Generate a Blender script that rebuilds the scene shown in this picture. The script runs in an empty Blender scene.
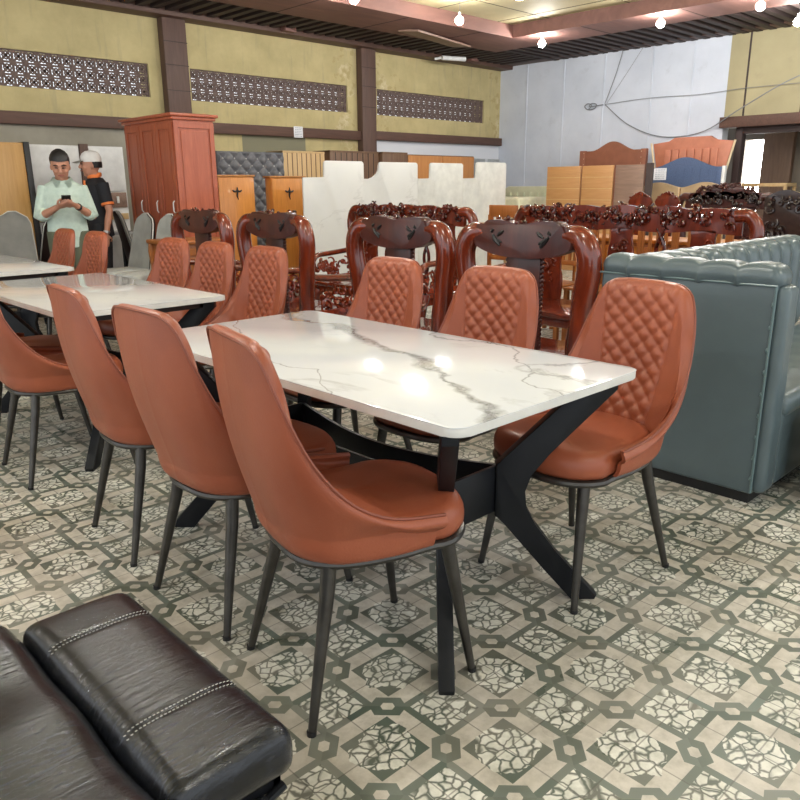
import bpy, bmesh, math, random
from math import sin, cos, pi, radians, sqrt
from mathutils import Vector, Matrix
scene = bpy.context.scene
col = scene.collection
random.seed(7)

# ------------------------------------------------------------------ materials
def new_mat(name):
    m = bpy.data.materials.new(name); m.use_nodes = True
    nt = m.node_tree
    return m, nt, nt.nodes['Principled BSDF']
class G:
    """tiny node-graph writer"""
    def __init__(s, nt): s.nt = nt
    def n(s, t, **k):
        o = s.nt.nodes.new(t)
        for a, b in k.items(): setattr(o, a, b)
        return o
    def link(s, a, b): s.nt.links.new(a, b)
    def m(s, op, a, b=None, c=None):
        o = s.n('ShaderNodeMath', operation=op)
        for i, v in enumerate((a, b, c)):
            if v is None: continue
            if isinstance(v, (int, float)): o.inputs[i].default_value = v
            else: s.link(v, o.inputs[i])
        return o.outputs[0]
    def mix(s, f, a, b):
        o = s.n('ShaderNodeMix', data_type='RGBA')
        for v, i in ((f, 0), (a, 6), (b, 7)):
            if isinstance(v, (int, float)): o.inputs[i].default_value = v
            elif isinstance(v, tuple): o.inputs[i].default_value = (*v, 1)
            else: s.link(v, o.inputs[i])
        return o.outputs[2]
    def noise(s, vec, scale, detail=4, rough=.55, dist=0):
        o = s.n('ShaderNodeTexNoise'); o.inputs['Scale'].default_value = scale
        o.inputs['Detail'].default_value = detail; o.inputs['Roughness'].default_value = rough
        o.inputs['Distortion'].default_value = dist
        if vec is not None: s.link(vec, o.inputs['Vector'])
        return o.outputs['Fac']
    def obj(s): return s.n('ShaderNodeTexCoord').outputs['Object']
    def mapv(s, vec, scale=(1,1,1), rot=(0,0,0), loc=(0,0,0)):
        o = s.n('ShaderNodeMapping'); s.link(vec, o.inputs[0])
        o.inputs['Scale'].default_value = scale; o.inputs['Rotation'].default_value = rot
        o.inputs['Location'].default_value = loc
        return o.outputs[0]
    def ramp(s, f, a, b):
        o = s.n('ShaderNodeMapRange'); s.link(f, o.inputs[0])
        o.inputs[1].default_value = a; o.inputs[2].default_value = b
        return o.outputs[0]
    def bump(s, h, strength, dist, bsdf):
        o = s.n('ShaderNodeBump'); o.inputs['Strength'].default_value = strength
        o.inputs['Distance'].default_value = dist
        s.link(h, o.inputs['Height']); s.link(o.outputs[0], bsdf.inputs['Normal'])
def simple(name, c, rough=.5, metal=0, c2=None, scale=8, bump=0, bscale=60, coat=0, spec=None, stretch=(1,1,1), lo=.35, hi=.65):
    m, nt, b = new_mat(name); g = G(nt); v = g.mapv(g.obj(), stretch)
    b.inputs['Roughness'].default_value = rough; b.inputs['Metallic'].default_value = metal
    if spec is not None: b.inputs['Specular IOR Level'].default_value = spec
    if coat: b.inputs['Coat Weight'].default_value = coat; b.inputs['Coat Roughness'].default_value = .08
    c2 = c2 or tuple(x*.85 for x in c)
    f = g.ramp(g.noise(v, scale, 5), lo, hi)
    g.link(g.mix(f, c, c2), b.inputs['Base Color'])
    if bump: g.bump(g.noise(v, bscale, 3), bump, .002, b)
    return m
def wood(name, c, c2, rough=.4, scale=6, axis=2, coat=0, stretch=12):
    st = [stretch, stretch, stretch]; st[axis] = 1
    m, nt, b = new_mat(name); g = G(nt); v = g.mapv(g.obj(), tuple(st))
    f = g.ramp(g.noise(v, scale*.35, 5, .6, 1.2), .32, .7)
    f2 = g.ramp(g.noise(v, scale*1.5, 3), .3, .7)
    cc = g.mix(g.m('MULTIPLY', f2, .35), g.mix(f, c, c2), c2)
    g.link(cc, b.inputs['Base Color']); b.inputs['Roughness'].default_value = rough
    if coat: b.inputs['Coat Weight'].default_value = coat; b.inputs['Coat Roughness'].default_value = .06
    return m
M = {}
M['leather'] = simple('tan_leather', (.335,.088,.041), .40, c2=(.265,.066,.030), scale=3, bump=.25, bscale=160, spec=.45)
M['piping'] = simple('piping_leather', (.24,.06,.03), .45)
M['gunmetal'] = simple('gunmetal', (.06,.055,.05), .32, .75, c2=(.085,.08,.072), scale=14)
M['blackmetal'] = simple('black_powder_coat', (.006,.007,.009), .42, .0, c2=(.009,.010,.013), spec=.25)
M['darkwood'] = simple('underframe_brown', (.02,.01,.008), .5)
M['blackplastic'] = simple('black_plastic', (.012,.012,.013), .45)
M['redwood'] = wood('lacquered_redwood', (.24,.034,.010), (.06,.008,.004), .2, 5, 2, .6, 4)
M['redwood_dark'] = wood('dark_lacquered_rosewood', (.085,.017,.010), (.03,.006,.005), .32, 5, 2, .12, 4)
M['carved'] = simple('carved_redwood', (.13,.016,.008), .16, c2=(.02,.003,.002), scale=30, coat=.8)
M['carved_bright'] = simple('carved_red_gloss', (.34,.05,.015), .18, c2=(.10,.012,.005), scale=30, coat=.8)
M['ebony'] = simple('carved_dark_wood', (.035,.018,.016), .3, c2=(.015,.008,.008), scale=30, coat=.5)
M['wardrobe'] = wood('reddish_veneer', (.46,.125,.06), (.33,.075,.034), .35, 5, 2, .2)
M['oak'] = wood('pale_oak', (.62,.36,.12), (.50,.27,.08), .4, 5, 2)
M['honey'] = wood('honey_wood', (.70,.30,.06), (.50,.18,.03), .35, 5, 2, .2)
M['pine'] = wood('pale_pine', (.66,.47,.24), (.55,.36,.16), .5, 5, 2)
M['walnut'] = wood('walnut', (.20,.115,.065), (.13,.07,.04), .5, 5, 2)
M['greywood'] = wood('grey_brown_wood', (.30,.19,.14), (.20,.125,.09), .5, 5, 1)
M['orangewood'] = wood('orange_wood', (.56,.25,.075), (.43,.18,.05), .4, 5, 2)
M['orangewood_h'] = wood('orange_wood_wide_grain', (.56,.31,.13), (.44,.215,.075), .4, 4, 1)
M['salonwood'] = wood('salon_orange_wood', (.40,.14,.03), (.27,.085,.018), .4, 5, 2)
M['trim'] = wood('brown_trim', (.125,.062,.042), (.08,.04,.028), .6, 5, 0)
M['trim_v'] = wood('brown_post', (.13,.075,.055), (.09,.05,.038), .6, 5, 2)
M['soffit'] = wood('reddish_board', (.24,.115,.09), (.16,.075,.06), .6, 3, 0, 0, 4)
M['slat'] = simple('dark_slat', (.045,.028,.026), .7)
M['white'] = simple('white_board', (.80,.80,.78), .35)
M['cream'] = simple('cream_cushion', (.72,.70,.50), .6)
M['sage'] = simple('sage_mattress', (.50,.52,.38), .7)
M['grey_velvet'] = simple('grey_velvet', (.17,.175,.19), .6, c2=(.12,.125,.14), scale=20)
M['grey_leather'] = simple('grey_leather', (.74,.76,.73), .5)
M['taupe_leather'] = simple('taupe_leather', (.46,.445,.40), .5)
M['white_pipe'] = simple('white_piping', (.75,.73,.68), .5)
M['brown_leather'] = simple('dark_brown_leather', (.045,.02,.016), .45)
M['hb_brown'] = simple('brown_fabric', (.30,.11,.06), .6)
M['hb_orange'] = simple('orange_leather', (.52,.19,.11), .5)
M['hb_blue'] = simple('blue_fabric', (.085,.13,.24), .6, c2=(.06,.095,.19), scale=60)
M['gold'] = simple('cream_gold_trim', (.75,.60,.38), .4)
M['tan_fabric'] = simple('tan_fabric', (.42,.30,.17), .7)
M['paper'] = simple('white_paper', (.85,.87,.9), .6)
M['ink'] = simple('grey_ink', (.22,.25,.34), .7)
M['handle'] = simple('white_handle', (.8,.8,.78), .3)
M['skin'] = simple('skin', (.50,.235,.15), .5)
M['hair'] = simple('black_hair', (.012,.010,.010), .5, bump=.5, bscale=200)
M['shirt'] = simple('sage_shirt', (.50,.60,.53), .8, c2=(.42,.52,.46), scale=25)
M['trousers'] = simple('olive_trousers', (.10,.11,.07), .8)
M['polo'] = simple('black_polo', (.012,.013,.018), .8)
M['orange'] = simple('orange_trim', (.85,.22,.05), .7)
M['cap'] = simple('white_cap', (.80,.79,.76), .7)
M['glassphone'] = simple('phone_glass', (.01,.04,.06), .15)
M['steel'] = simple('steel', (.6,.6,.58), .3, .8)
M['jeans'] = simple('dark_trousers', (.015,.016,.02), .8)
M['wire'] = simple('grey_cable', (.24,.25,.26), .6)
M['ceil_seam'] = simple('dark_seam', (.10,.08,.05), .8)
M['plastic_wrap'] = simple('plastic_wrap', (.62,.66,.68), .25)

def mat_emit(name, c, s):
    m, nt, b = new_mat(name)
    b.inputs['Emission Color'].default_value = (*c, 1); b.inputs['Emission Strength'].default_value = s
    b.inputs['Base Color'].default_value = (*c, 1)
    return m
M['bulb'] = mat_emit('lit_bulb', (1,.98,.95), 420)
M['bulb_unseen'] = mat_emit('unseen_fill_bulb', (1,.98,.95), 720)  # brighter emission for the added bulbs out of view
M['daylight'] = mat_emit('bright_outdoors', (1,1,1), 14)

def marble(name, base, vein, seed, strength=1, rough=.08, main=None):
    m, nt, b = new_mat(name); g = G(nt); v = g.mapv(g.obj(), loc=(seed, seed*1.7, 0))
    warp = g.noise(v, 1.7, 6, .6)
    ridge = g.m('ABSOLUTE', g.m('SUBTRACT', g.noise(v, 1.15, 7, .58, .9), .5))
    thin = g.m('SUBTRACT', 1, g.ramp(ridge, .0, .016))
    mask = g.ramp(g.noise(g.mapv(v, loc=(5,3,1)), 1.3, 2), .46, .62)
    f = g.m('MULTIPLY', thin, mask)
    if main:
        x0, y0, x1, y1 = main
        L = sqrt((x1-x0)**2+(y1-y0)**2); nx, ny = -(y1-y0)/L, (x1-x0)/L
        sep = g.n('ShaderNodeSeparateXYZ'); g.link(g.obj(), sep.inputs[0])
        d = g.m('ADD', g.m('MULTIPLY', sep.outputs[0], nx), g.m('MULTIPLY', sep.outputs[1], ny))
        d = g.m('SUBTRACT', d, x0*nx+y0*ny)
        wob = g.m('MULTIPLY', g.m('SUBTRACT', g.noise(g.obj(), 1.9, 6, .5), .5), .60)
        d2 = g.m('ABSOLUTE', g.m('ADD', d, wob))
        wide = g.ramp(g.noise(g.mapv(v, loc=(2,9,0)), 3.5, 3), .35, .7)
        band = g.m('SUBTRACT', 1, g.ramp(g.m('DIVIDE', d2, g.m('ADD', g.m('MULTIPLY', wide, .065), .010)), .25, 1))
        tex = g.ramp(g.noise(g.mapv(v, (1,1,1)), 26, 6, .7, 1.5), .30, .66)
        band = g.m('MULTIPLY', band, g.m('ADD', g.m('MULTIPLY', tex, .7), .3))
        edge = g.m('SUBTRACT', 1, g.ramp(g.m('ABSOLUTE', g.m('SUBTRACT', d2, g.m('MULTIPLY', wide, .03))), 0, .004))
        band = g.m('MAXIMUM', band, g.m('MULTIPLY', edge, .8))
        d3 = g.m('ABSOLUTE', g.m('ADD', g.m('SUBTRACT', d, .33), g.m('MULTIPLY', wob, 1.5)))
        b2 = g.m('SUBTRACT', 1, g.ramp(d3, .0, .009))
        d4 = g.m('ABSOLUTE', g.m('SUBTRACT', g.m('ADD', d, .30), g.m('MULTIPLY', wob, 1.2)))
        b3 = g.m('SUBTRACT', 1, g.ramp(d4, .0, .006))
        f = g.m('MAXIMUM', g.m('MAXIMUM', g.m('MULTIPLY', f, .7), band), g.m('MULTIPLY', g.m('MAXIMUM', b2, b3), .7))
    cloud = g.ramp(g.noise(v, 3.5, 5), .45, .75)
    c = g.mix(g.m('MULTIPLY', cloud, .18), base, tuple(x*.72 for x in base))
    c = g.mix(g.m('MULTIPLY', f, strength), c, vein)
    g.link(c, b.inputs['Base Color']); b.inputs['Roughness'].default_value = rough
    return m
M['marble'] = marble('white_marble', (.67,.695,.73), (.20,.20,.20), 3.1, 1, .10, main=(.30,.72,-.26,-.80))
M['marble_grey'] = marble('pale_grey_marble', (.60,.60,.61), (.42,.42,.43), 8.2, .5, .07)
M['slab'] = marble('white_slab_stone', (.66,.66,.64), (.46,.46,.44), 5.5, .6, .3)
M['slab_plain'] = simple('cream_slab', (.68,.68,.64), .35)
M['edge'] = simple('white_edge', (.74,.73,.69), .35)

def leather_black():
    m, nt, b = new_mat('black_leather'); g = G(nt); v = g.obj()
    w = g.noise(g.mapv(v, (3, 22, 6), rot=(0,0,.35)), 6, 6, .65, .8)
    c = g.mix(g.ramp(w, .40, .72), (.004,.005,.007), (.026,.029,.038))
    g.link(c, b.inputs['Base Color']); b.inputs['Roughness'].default_value = .25
    b.inputs['Specular IOR Level'].default_value = .3; b.inputs['Coat Weight'].default_value = .35; b.inputs['Coat Roughness'].default_value = .12
    h = g.m('ADD', g.m('MULTIPLY', w, .8), g.m('MULTIPLY', g.noise(v, 140, 3), .15))
    g.bump(h, .3, .005, b)
    g.link(b.inputs['Normal'].links[0].from_socket, b.inputs['Coat Normal'])
    return m
M['black_leather'] = leather_black()
def leather_teal():
    m, nt, b = new_mat('teal_leather'); g = G(nt); v = g.obj()
    c = g.mix(g.ramp(g.noise(v, 2.5, 3), .35, .65), (.085,.118,.130), (.105,.142,.155))
    g.link(c, b.inputs['Base Color']); b.inputs['Roughness'].default_value = .32
    h = g.m('ADD', g.m('MULTIPLY', g.noise(v, 7, 4, .6, .6), .9), g.m('MULTIPLY', g.noise(v, 180, 2), .05))
    g.bump(h, .22, .012, b)
    return m
M['teal'] = leather_teal()
M['teal_light'] = simple('teal_piping', (.13,.20,.21), .3)

def floor_mat():
    m, nt, b = new_mat('patterned_cement_tile'); g = G(nt)
    pos = g.n('ShaderNodeNewGeometry').outputs['Position']
    T = .2033
    v = g.mapv(pos, loc=(-1.392, -.674, 0))
    v = g.mapv(v, rot=(0,0,.0153)); v = g.mapv(v, (1/T, 1/T, 1))
    sep = g.n('ShaderNodeSeparateXYZ'); g.link(v, sep.inputs[0])
    x, y = sep.outputs[0], sep.outputs[1]
    ix, iy = g.m('FLOOR', x), g.m('FLOOR', y)
    fx, fy = g.m('SUBTRACT', x, ix), g.m('SUBTRACT', y, iy)
    par = g.m('FLOORED_MODULO', g.m('ADD', ix, iy), 2)
    u = g.m('ABSOLUTE', g.m('SUBTRACT', fx, par))
    w = fy
    flip = g.m('GREATER_THAN', g.m('ADD', u, w), 1)
    u = g.m('ABSOLUTE', g.m('SUBTRACT', u, flip)); w = g.m('ABSOLUTE', g.m('SUBTRACT', w, flip))
    mx, mn = g.m('MAXIMUM', u, w), g.m('MINIMUM', u, w)
    def lt(a, t): return g.m('LESS_THAN', a, t)
    def gt(a, t): return g.m('GREATER_THAN', a, t)
    def AND(*a):
        r = a[0]
        for k in a[1:]: r = g.m('MULTIPLY', r, k)
        return r
    # per-tile and per-quarter tint
    cmb = g.n('ShaderNodeCombineXYZ'); g.link(ix, cmb.inputs[0]); g.link(iy, cmb.inputs[1]); g.link(flip, cmb.inputs[2])
    wn = g.n('ShaderNodeTexWhiteNoise'); g.link(cmb.outputs[0], wn.inputs[0])
    cmb2 = g.n('ShaderNodeCombineXYZ'); g.link(ix, cmb2.inputs[0]); g.link(iy, cmb2.inputs[1])
    wn2 = g.n('ShaderNodeTexWhiteNoise'); g.link(cmb2.outputs[0], wn2.inputs[0])
    r1, r2 = wn.outputs[0], wn2.outputs[0]
    big = g.ramp(g.noise(pos, 1.3, 3), .35, .65)
    mot = g.noise(pos, 22, 5, .65)
    dark = g.mix(r1, (.10,.135,.11), (.22,.22,.185))
    dark = g.mix(g.m('MULTIPLY', big, .4), dark, (.15,.135,.105))
    mid = g.mix(r2, (.16,.20,.175), (.31,.30,.255))
    creamc = g.mix(r2, (.65,.61,.54), (.54,.50,.435))
    creamc = g.mix(g.ramp(mot, .4, .75), creamc, (.42,.39,.33))
    c = mid
    # cream blocks
    sqc = AND(gt(mx, .37), lt(mx, .60), lt(mn, .40)); c = g.mix(sqc, c, creamc)
    # link ring along the B-B diagonal
    q = g.m('MULTIPLY', g.m('ABSOLUTE', g.m('SUBTRACT', g.m('ADD', u, w), 1)), .7071)
    r = g.m('MULTIPLY', g.m('ABSOLUTE', g.m('SUBTRACT', u, w)), .7071)
    hexd = g.m('MAXIMUM', g.m('MULTIPLY', q, 1.15), g.m('ADD', g.m('MULTIPLY', r, .80), g.m('MULTIPLY', q, .40)))
    ring = lt(hexd, .19); c = g.mix(AND(ring, gt(hexd, .07)), c, g.mix(flip, dark, g.mix(.5, dark, mid)))
    halo = AND(gt(hexd, .19), lt(hexd, .225)); c = g.mix(AND(halo, lt(mx, .6)), c, creamc)
    c = g.mix(lt(hexd, .072), c, creamc)
    # bands running out to the cobbled squares
    c = g.mix(AND(gt(mx, .60), lt(mx, .74), gt(hexd, .19)), c, g.mix(r1, dark, mid))
    # dark medallion
    ins = lt(mx, .37); c = g.mix(ins, c, dark)
    # cobbles
    vo = g.n('ShaderNodeTexVoronoi', feature='DISTANCE_TO_EDGE'); vo.inputs['Scale'].default_value = 1
    vd = g.mapv(v, (6.3,7.4,1), rot=(0,0,.6))
    wv = g.n('ShaderNodeTexNoise'); wv.inputs['Scale'].default_value = 5; g.link(v, wv.inputs['Vector'])
    ad = g.n('ShaderNodeVectorMath', operation='MULTIPLY_ADD'); g.link(wv.outputs['Color'], ad.inputs[0]); ad.inputs[1].default_value = (1.1,1.1,0); g.link(vd, ad.inputs[2])
    g.link(ad.outputs[0], vo.inputs['Vector'])
    stone = g.ramp(vo.outputs['Distance'], .03, .13)
    rA = g.m('SQRT', g.m('ADD', g.m('MULTIPLY', u, u), g.m('MULTIPLY', w, w)))
    wobR = g.m('MULTIPLY', g.m('SUBTRACT', g.noise(v, 2.6, 3), .5), .42)
    inA = lt(g.m('ADD', rA, wobR), .37)
    inB = g.m('MAXIMUM', AND(gt(u, .70), lt(w, .30)), AND(gt(w, .70), lt(u, .30)))
    stc = g.mix(g.ramp(mot, .4, .75), (.78,.77,.70), (.50,.50,.43))
    cob = g.mix(stone, g.mix(r1, (.10,.125,.10), (.19,.185,.155)), stc)
    c = g.mix(g.m('MAXIMUM', inA, inB), c, cob)
    # grout and grime
    ex = g.m('MINIMUM', fx, g.m('SUBTRACT', 1, fx)); ey = g.m('MINIMUM', fy, g.m('SUBTRACT', 1, fy))
    gr = lt(g.m('MINIMUM', ex, ey), .009)
    c = g.mix(g.m('MULTIPLY', gr, .55), c, (.10,.095,.08))
    stain = g.ramp(g.noise(pos, 3.1, 6, .7), .5, .8)
    c = g.mix(g.m('MULTIPLY', stain, .22), c, (.17,.16,.13))
    g.link(c, b.inputs['Base Color'])
    rr = g.m('ADD', g.m('MULTIPLY', g.ramp(g.noise(pos, 4, 5), .35, .65), .20), .26)
    g.link(rr, b.inputs['Roughness'])
    g.bump(g.m('ADD', g.m('MULTIPLY', gr, -1), g.m('MULTIPLY', mot, .3)), .25, .002, b)
    return m
M['floor'] = floor_mat()

def wall_yellow_mat():
    m, nt, b = new_mat('yellow_wall_paint'); g = G(nt)
    pos = g.n('ShaderNodeNewGeometry').outputs['Position']
    sep = g.n('ShaderNodeSeparateXYZ'); g.link(pos, sep.inputs[0]); x, z = sep.outputs[0], sep.outputs[2]
    def lt(a, t): return g.m('LESS_THAN', a, t)
    def gt(a, t): return g.m('GREATER_THAN', a, t)
    n1 = g.noise(pos, 2.2, 6, .65)
    c = g.mix(g.ramp(n1, .35, .7), (.56,.47,.235), (.43,.36,.175))
    st = g.noise(g.mapv(pos, (5,1,.5)), 3, 5, .6)
    c = g.mix(g.m('MULTIPLY', g.ramp(st, .56, .75), .45), c, (.30,.26,.17))
    # peeling plaster close to the second post and the far corner
    near = g.m('MINIMUM', g.m('ABSOLUTE', g.m('SUBTRACT', x, 8.05)), g.m('ABSOLUTE', g.m('SUBTRACT', x, 8.85)))
    near = g.m('MINIMUM', near, g.m('ABSOLUTE', g.m('SUBTRACT', x, 11.75)))
    pn = g.noise(pos, 4.5, 6, .7)
    peel = gt(g.m('SUBTRACT', pn, g.m('MULTIPLY', near, .35)), .5)
    c = g.mix(g.m('MULTIPLY', peel, .75), c, g.mix(g.ramp(g.noise(pos, 9, 4), .4, .6), (.70,.62,.40), (.42,.33,.14)))
    low = lt(z, 2.0)
    grey = g.mix(g.ramp(n1, .3, .7), (.36,.335,.27), (.27,.25,.20))
    c = g.mix(g.m('MULTIPLY', low, lt(x, 5.2)), c, grey)
    pan = g.m('MULTIPLY', low, g.m('MULTIPLY', gt(x, 6.12), lt(x, 7.22)))
    c = g.mix(g.m('MULTIPLY', pan, gt(z, 1.74)), c, (.22,.21,.14))
    c = g.mix(g.m('MULTIPLY', low, gt(x, 8.5)), c, (.70,.72,.76))
    g.link(c, b.inputs['Base Color']); b.inputs['Roughness'].default_value = .85
    return m
M['wall_y'] = wall_yellow_mat()
def wall_white_mat(name, a, bb, dirt):
    m, nt, b = new_mat(name); g = G(nt)
    pos = g.n('ShaderNodeNewGeometry').outputs['Position']
    c = g.mix(g.ramp(g.noise(pos, 1.6, 5), .35, .7), a, bb)
    c = g.mix(g.m('MULTIPLY', g.ramp(g.noise(pos, 3.3, 6, .7), .58, .78), .5), c, dirt)
    g.link(c, b.inputs['Base Color']); b.inputs['Roughness'].default_value = .7
    return m
M['wall_w'] = wall_white_mat('pale_blue_white_panel', (.66,.70,.77), (.56,.60,.67), (.42,.44,.47))
M['wall_olive'] = wall_white_mat('olive_plaster', (.40,.35,.20), (.33,.285,.16), (.27,.23,.14))
M['ceil'] = wall_white_mat('yellowed_ceiling_board', (.52,.45,.26), (.42,.36,.20), (.30,.25,.15))
M['plaster'] = wall_white_mat('grey_brown_plaster', (.20,.165,.125), (.135,.115,.095), (.10,.085,.07))
M['vent'] = simple('brown_vent_block', (.12,.08,.07), .8, c2=(.17,.12,.10), scale=20)

# ------------------------------------------------------------------ mesh helpers
class MB:
    def __init__(s): s.bm = bmesh.new()
    def box(s, x0, x1, y0, y1, z0, z1, bev=0, seg=2, mat=None):
        r = bmesh.ops.create_cube(s.bm, size=1)['verts']
        for v in r:
            v.co = Vector(((x0+x1)/2+v.co.x*(x1-x0), (y0+y1)/2+v.co.y*(y1-y0), (z0+z1)/2+v.co.z*(z1-z0)))
        if bev:
            es = list({e for v in r for e in v.link_edges})
            rr = bmesh.ops.bevel(s.bm, geom=es, offset=bev, segments=seg, profile=.5, affect='EDGES')
            r = rr['verts']
        if mat is not None: bmesh.ops.transform(s.bm, matrix=mat, verts=r)
        return s
    def grid(s, rows, close_u=False, close_v=False, flip=False):
        """rows of points -> quads"""
        V = [[s.bm.verts.new(p) for p in r] for r in rows]
        n, k = len(V), len(V[0])
        for i in range(n if close_v else n-1):
            for j in range(k if close_u else k-1):
                a, b, c, d = V[i][j], V[i][(j+1) % k], V[(i+1) % n][(j+1) % k], V[(i+1) % n][j]
                try: s.bm.faces.new((a,b,c,d) if not flip else (d,c,b,a))
                except ValueError: pass
        return V
    def cap(s, ring, flip=False):
        try: s.bm.faces.new(ring[::-1] if flip else ring)
        except ValueError: pass
    def rings(s, rows, cap=True):
        V = s.grid(rows, close_u=True)
        if cap: s.cap(V[0], True); s.cap(V[-1])
        return s
    def tube(s, pts, rad, seg=10, up=None, closed=False, power=1):
        """sweep; rad = number | list of numbers | list of (a, b) half sizes; a along the side vector, b along up"""
        P = [Vector(p) for p in pts]; n = len(P)
        if not isinstance(rad, (list, tuple)): rad = [rad]*n
        rad = [(r, r) if not isinstance(r, (list, tuple)) else r for r in rad]
        rows = []; U = Vector(up) if up else None
        for i in range(n):
            if closed: t = P[(i+1) % n]-P[i-1]
            else: t = P[min(i+1, n-1)]-P[max(i-1, 0)]
            t.normalize()
            if U is None:
                U = Vector((0,0,1)) if abs(t.z) < .9 else Vector((1,0,0))
            side = t.cross(U)
            if side.length < 1e-5: side = t.orthogonal()
            side.normalize(); u2 = side.cross(t).normalized()
            if not up: U = u2
            a, b = rad[i]; ring = []
            for k in range(seg):
                th = 2*pi*k/seg; cx, sx = cos(th), sin(th)
                if power != 1:
                    cx = math.copysign(abs(cx)**power, cx); sx = math.copysign(abs(sx)**power, sx)
                ring.append(P[i]+side*(a*cx)+u2*(b*sx))
            rows.append(ring)
        V = s.grid(rows, close_u=True, close_v=closed)
        if not closed: s.cap(V[0], True); s.cap(V[-1])
        return s
    def prism(s, outline, axis, a, b, bev=0):
        """outline of 2-D points extruded along axis from a to b"""
        def P(p, t):
            if axis == 0: return (t, p[0], p[1])
            if axis == 1: return (p[0], t, p[1])
            return (p[0], p[1], t)
        va = [s.bm.verts.new(P(p, a)) for p in outline]; vb = [s.bm.verts.new(P(p, b)) for p in outline]
        n = len(outline); fs = [s.bm.faces.new(va), s.bm.faces.new(vb[::-1])]
        for i in range(n): fs.append(s.bm.faces.new((va[i], vb[i], vb[(i+1) % n], va[(i+1) % n])))
        if bev:
            es = [e for f in fs[:2] for e in f.edges]
            bmesh.ops.bevel(s.bm, geom=es, offset=bev, segments=2, profile=.5, affect='EDGES')
        return s
    def ball(s, c, r, sub=2, sc=(1,1,1)):
        q = bmesh.ops.create_icosphere(s.bm, subdivisions=sub, radius=1)['verts']
        for v in q: v.co = Vector((c[0]+v.co.x*r*sc[0], c[1]+v.co.y*r*sc[1], c[2]+v.co.z*r*sc[2]))
        return s
    def xform(s, mat): bmesh.ops.transform(s.bm, matrix=mat, verts=s.bm.verts[:]); return s
    def build(s, name, mat, parent=None, sharp=40, label=None, kind=None, loc=None, rz=0):
        bmesh.ops.recalc_face_normals(s.bm, faces=s.bm.faces[:])
        me = bpy.data.meshes.new(name); s.bm.to_mesh(me); s.bm.free()
        for p in me.polygons: p.use_smooth = True
        me.set_sharp_from_angle(angle=radians(sharp))
        me.materials.append(M[mat] if isinstance(mat, str) else mat)
        o = bpy.data.objects.new(name, me); col.objects.link(o)
        if parent: o.parent = parent
        if label: o['label'] = label
        if kind: o['kind'] = kind
        if loc: o.location = loc
        o.rotation_euler.z = rz
        return o
def tag(o, label, cat, group=None, kind=None):
    o['label'] = label; o['category'] = cat
    if group: o['group'] = group
    if kind: o['kind'] = kind
    return o
def empty(name, loc=(0,0,0), rz=0, label=None, cat=None, group=None):
    o = bpy.data.objects.new(name, None); col.objects.link(o); o.empty_display_size = .1
    o.location = loc; o.rotation_euler.z = rz
    if label: tag(o, label, cat, group)
    return o
KIDS = {}
def copy_tree(o, parent=None):
    c = o.copy(); col.objects.link(c)
    if parent: c.parent = parent
    for ch in [k for k in bpy.data.objects if k.parent == o]: copy_tree(ch, c)
    return c
def catmull(pts, n):
    """n samples through control points"""
    P = [Vector(p) for p in pts]; out = []
    for k in range(n):
        t = k/(n-1)*(len(P)-1); i = min(int(t), len(P)-2); f = t-i
        p0, p1, p2, p3 = P[max(i-1,0)], P[i], P[i+1], P[min(i+2, len(P)-1)]
        out.append(.5*((2*p1)+(p2-p0)*f+(2*p0-5*p1+4*p2-p3)*f*f+(3*p1-p0-3*p2+p3)*f**3))
    return out
def interp(tab, x):
    for i in range(len(tab)-1):
        if x <= tab[i+1][0]:
            a, b = tab[i], tab[i+1]; f = (x-a[0])/(b[0]-a[0])
            p = tab[max(i-1,0)]; q = tab[min(i+2, len(tab)-1)]
            r = []
            for k in range(1, len(a)):
                da = (b[k]-p[k])/(b[0]-p[0]) if b[0] != p[0] else 0
                db = (q[k]-a[k])/(q[0]-a[0])
                h = b[0]-a[0]
                r.append(a[k]*(2*f**3-3*f*f+1)+da*h*(f**3-2*f*f+f)+b[k]*(-2*f**3+3*f*f)+db*h*(f**3-f*f))
            return r
    return list(tab[-1][1:])

# ------------------------------------------------------------------ camera
CAM_H = 1.2673574; PITCH = .2780294; ROLL = -.0071933; WA = .768
def w(v): # camera-plan vector -> world
    return Vector((v[0]*cos(WA)+v[1]*sin(WA), -v[0]*sin(WA)+v[1]*cos(WA), v[2]))
fw = Vector((0, cos(PITCH), -sin(PITCH))); upv = Vector((0, sin(PITCH), cos(PITCH))); rt = Vector((1,0,0))
r2 = rt*cos(ROLL)+upv*sin(ROLL); u2 = -rt*sin(ROLL)+upv*cos(ROLL)
r2, u2, fw = w(r2), w(u2), w(fw)
cd = bpy.data.cameras.new('camera'); cam = bpy.data.objects.new('camera', cd); col.objects.link(cam)
mm = Matrix((( r2.x, u2.x, -fw.x, 0), (r2.y, u2.y, -fw.y, 0), (r2.z, u2.z, -fw.z, CAM_H), (0,0,0,1)))
cam.matrix_world = mm
cd.sensor_width = 36; cd.lens = 750.0755/800*36; cd.clip_start = .02
scene.camera = cam
RIGHT = Vector((cos(WA), -sin(WA), 0)); FORW = Vector((sin(WA), cos(WA), 0))
FACE_CAM = math.atan2(-FORW.y, -FORW.x)   # heading that looks back towards the camera

scene.view_settings.view_transform = 'Standard'; scene.view_settings.look = 'None'
scene.view_settings.gamma = 1; scene.view_settings.use_curve_mapping = False
scene.view_settings.exposure = 0.10

# ------------------------------------------------------------------ light
wd = bpy.data.worlds.new('world'); scene.world = wd; wd.use_nodes = True
wd.node_tree.nodes['Background'].inputs[0].default_value = (.90,.95,1,1)
wd.node_tree.nodes['Background'].inputs[1].default_value = 1.55

# ------------------------------------------------------------------ room
def struct(o): o['kind'] = 'structure'; return o
XW, YW, ZC = 11.8, 9.47, 3.47
struct(MB().box(-3.5, 15, -3.5, 9.8, -.1, 0).build('floor', 'floor'))
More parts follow.
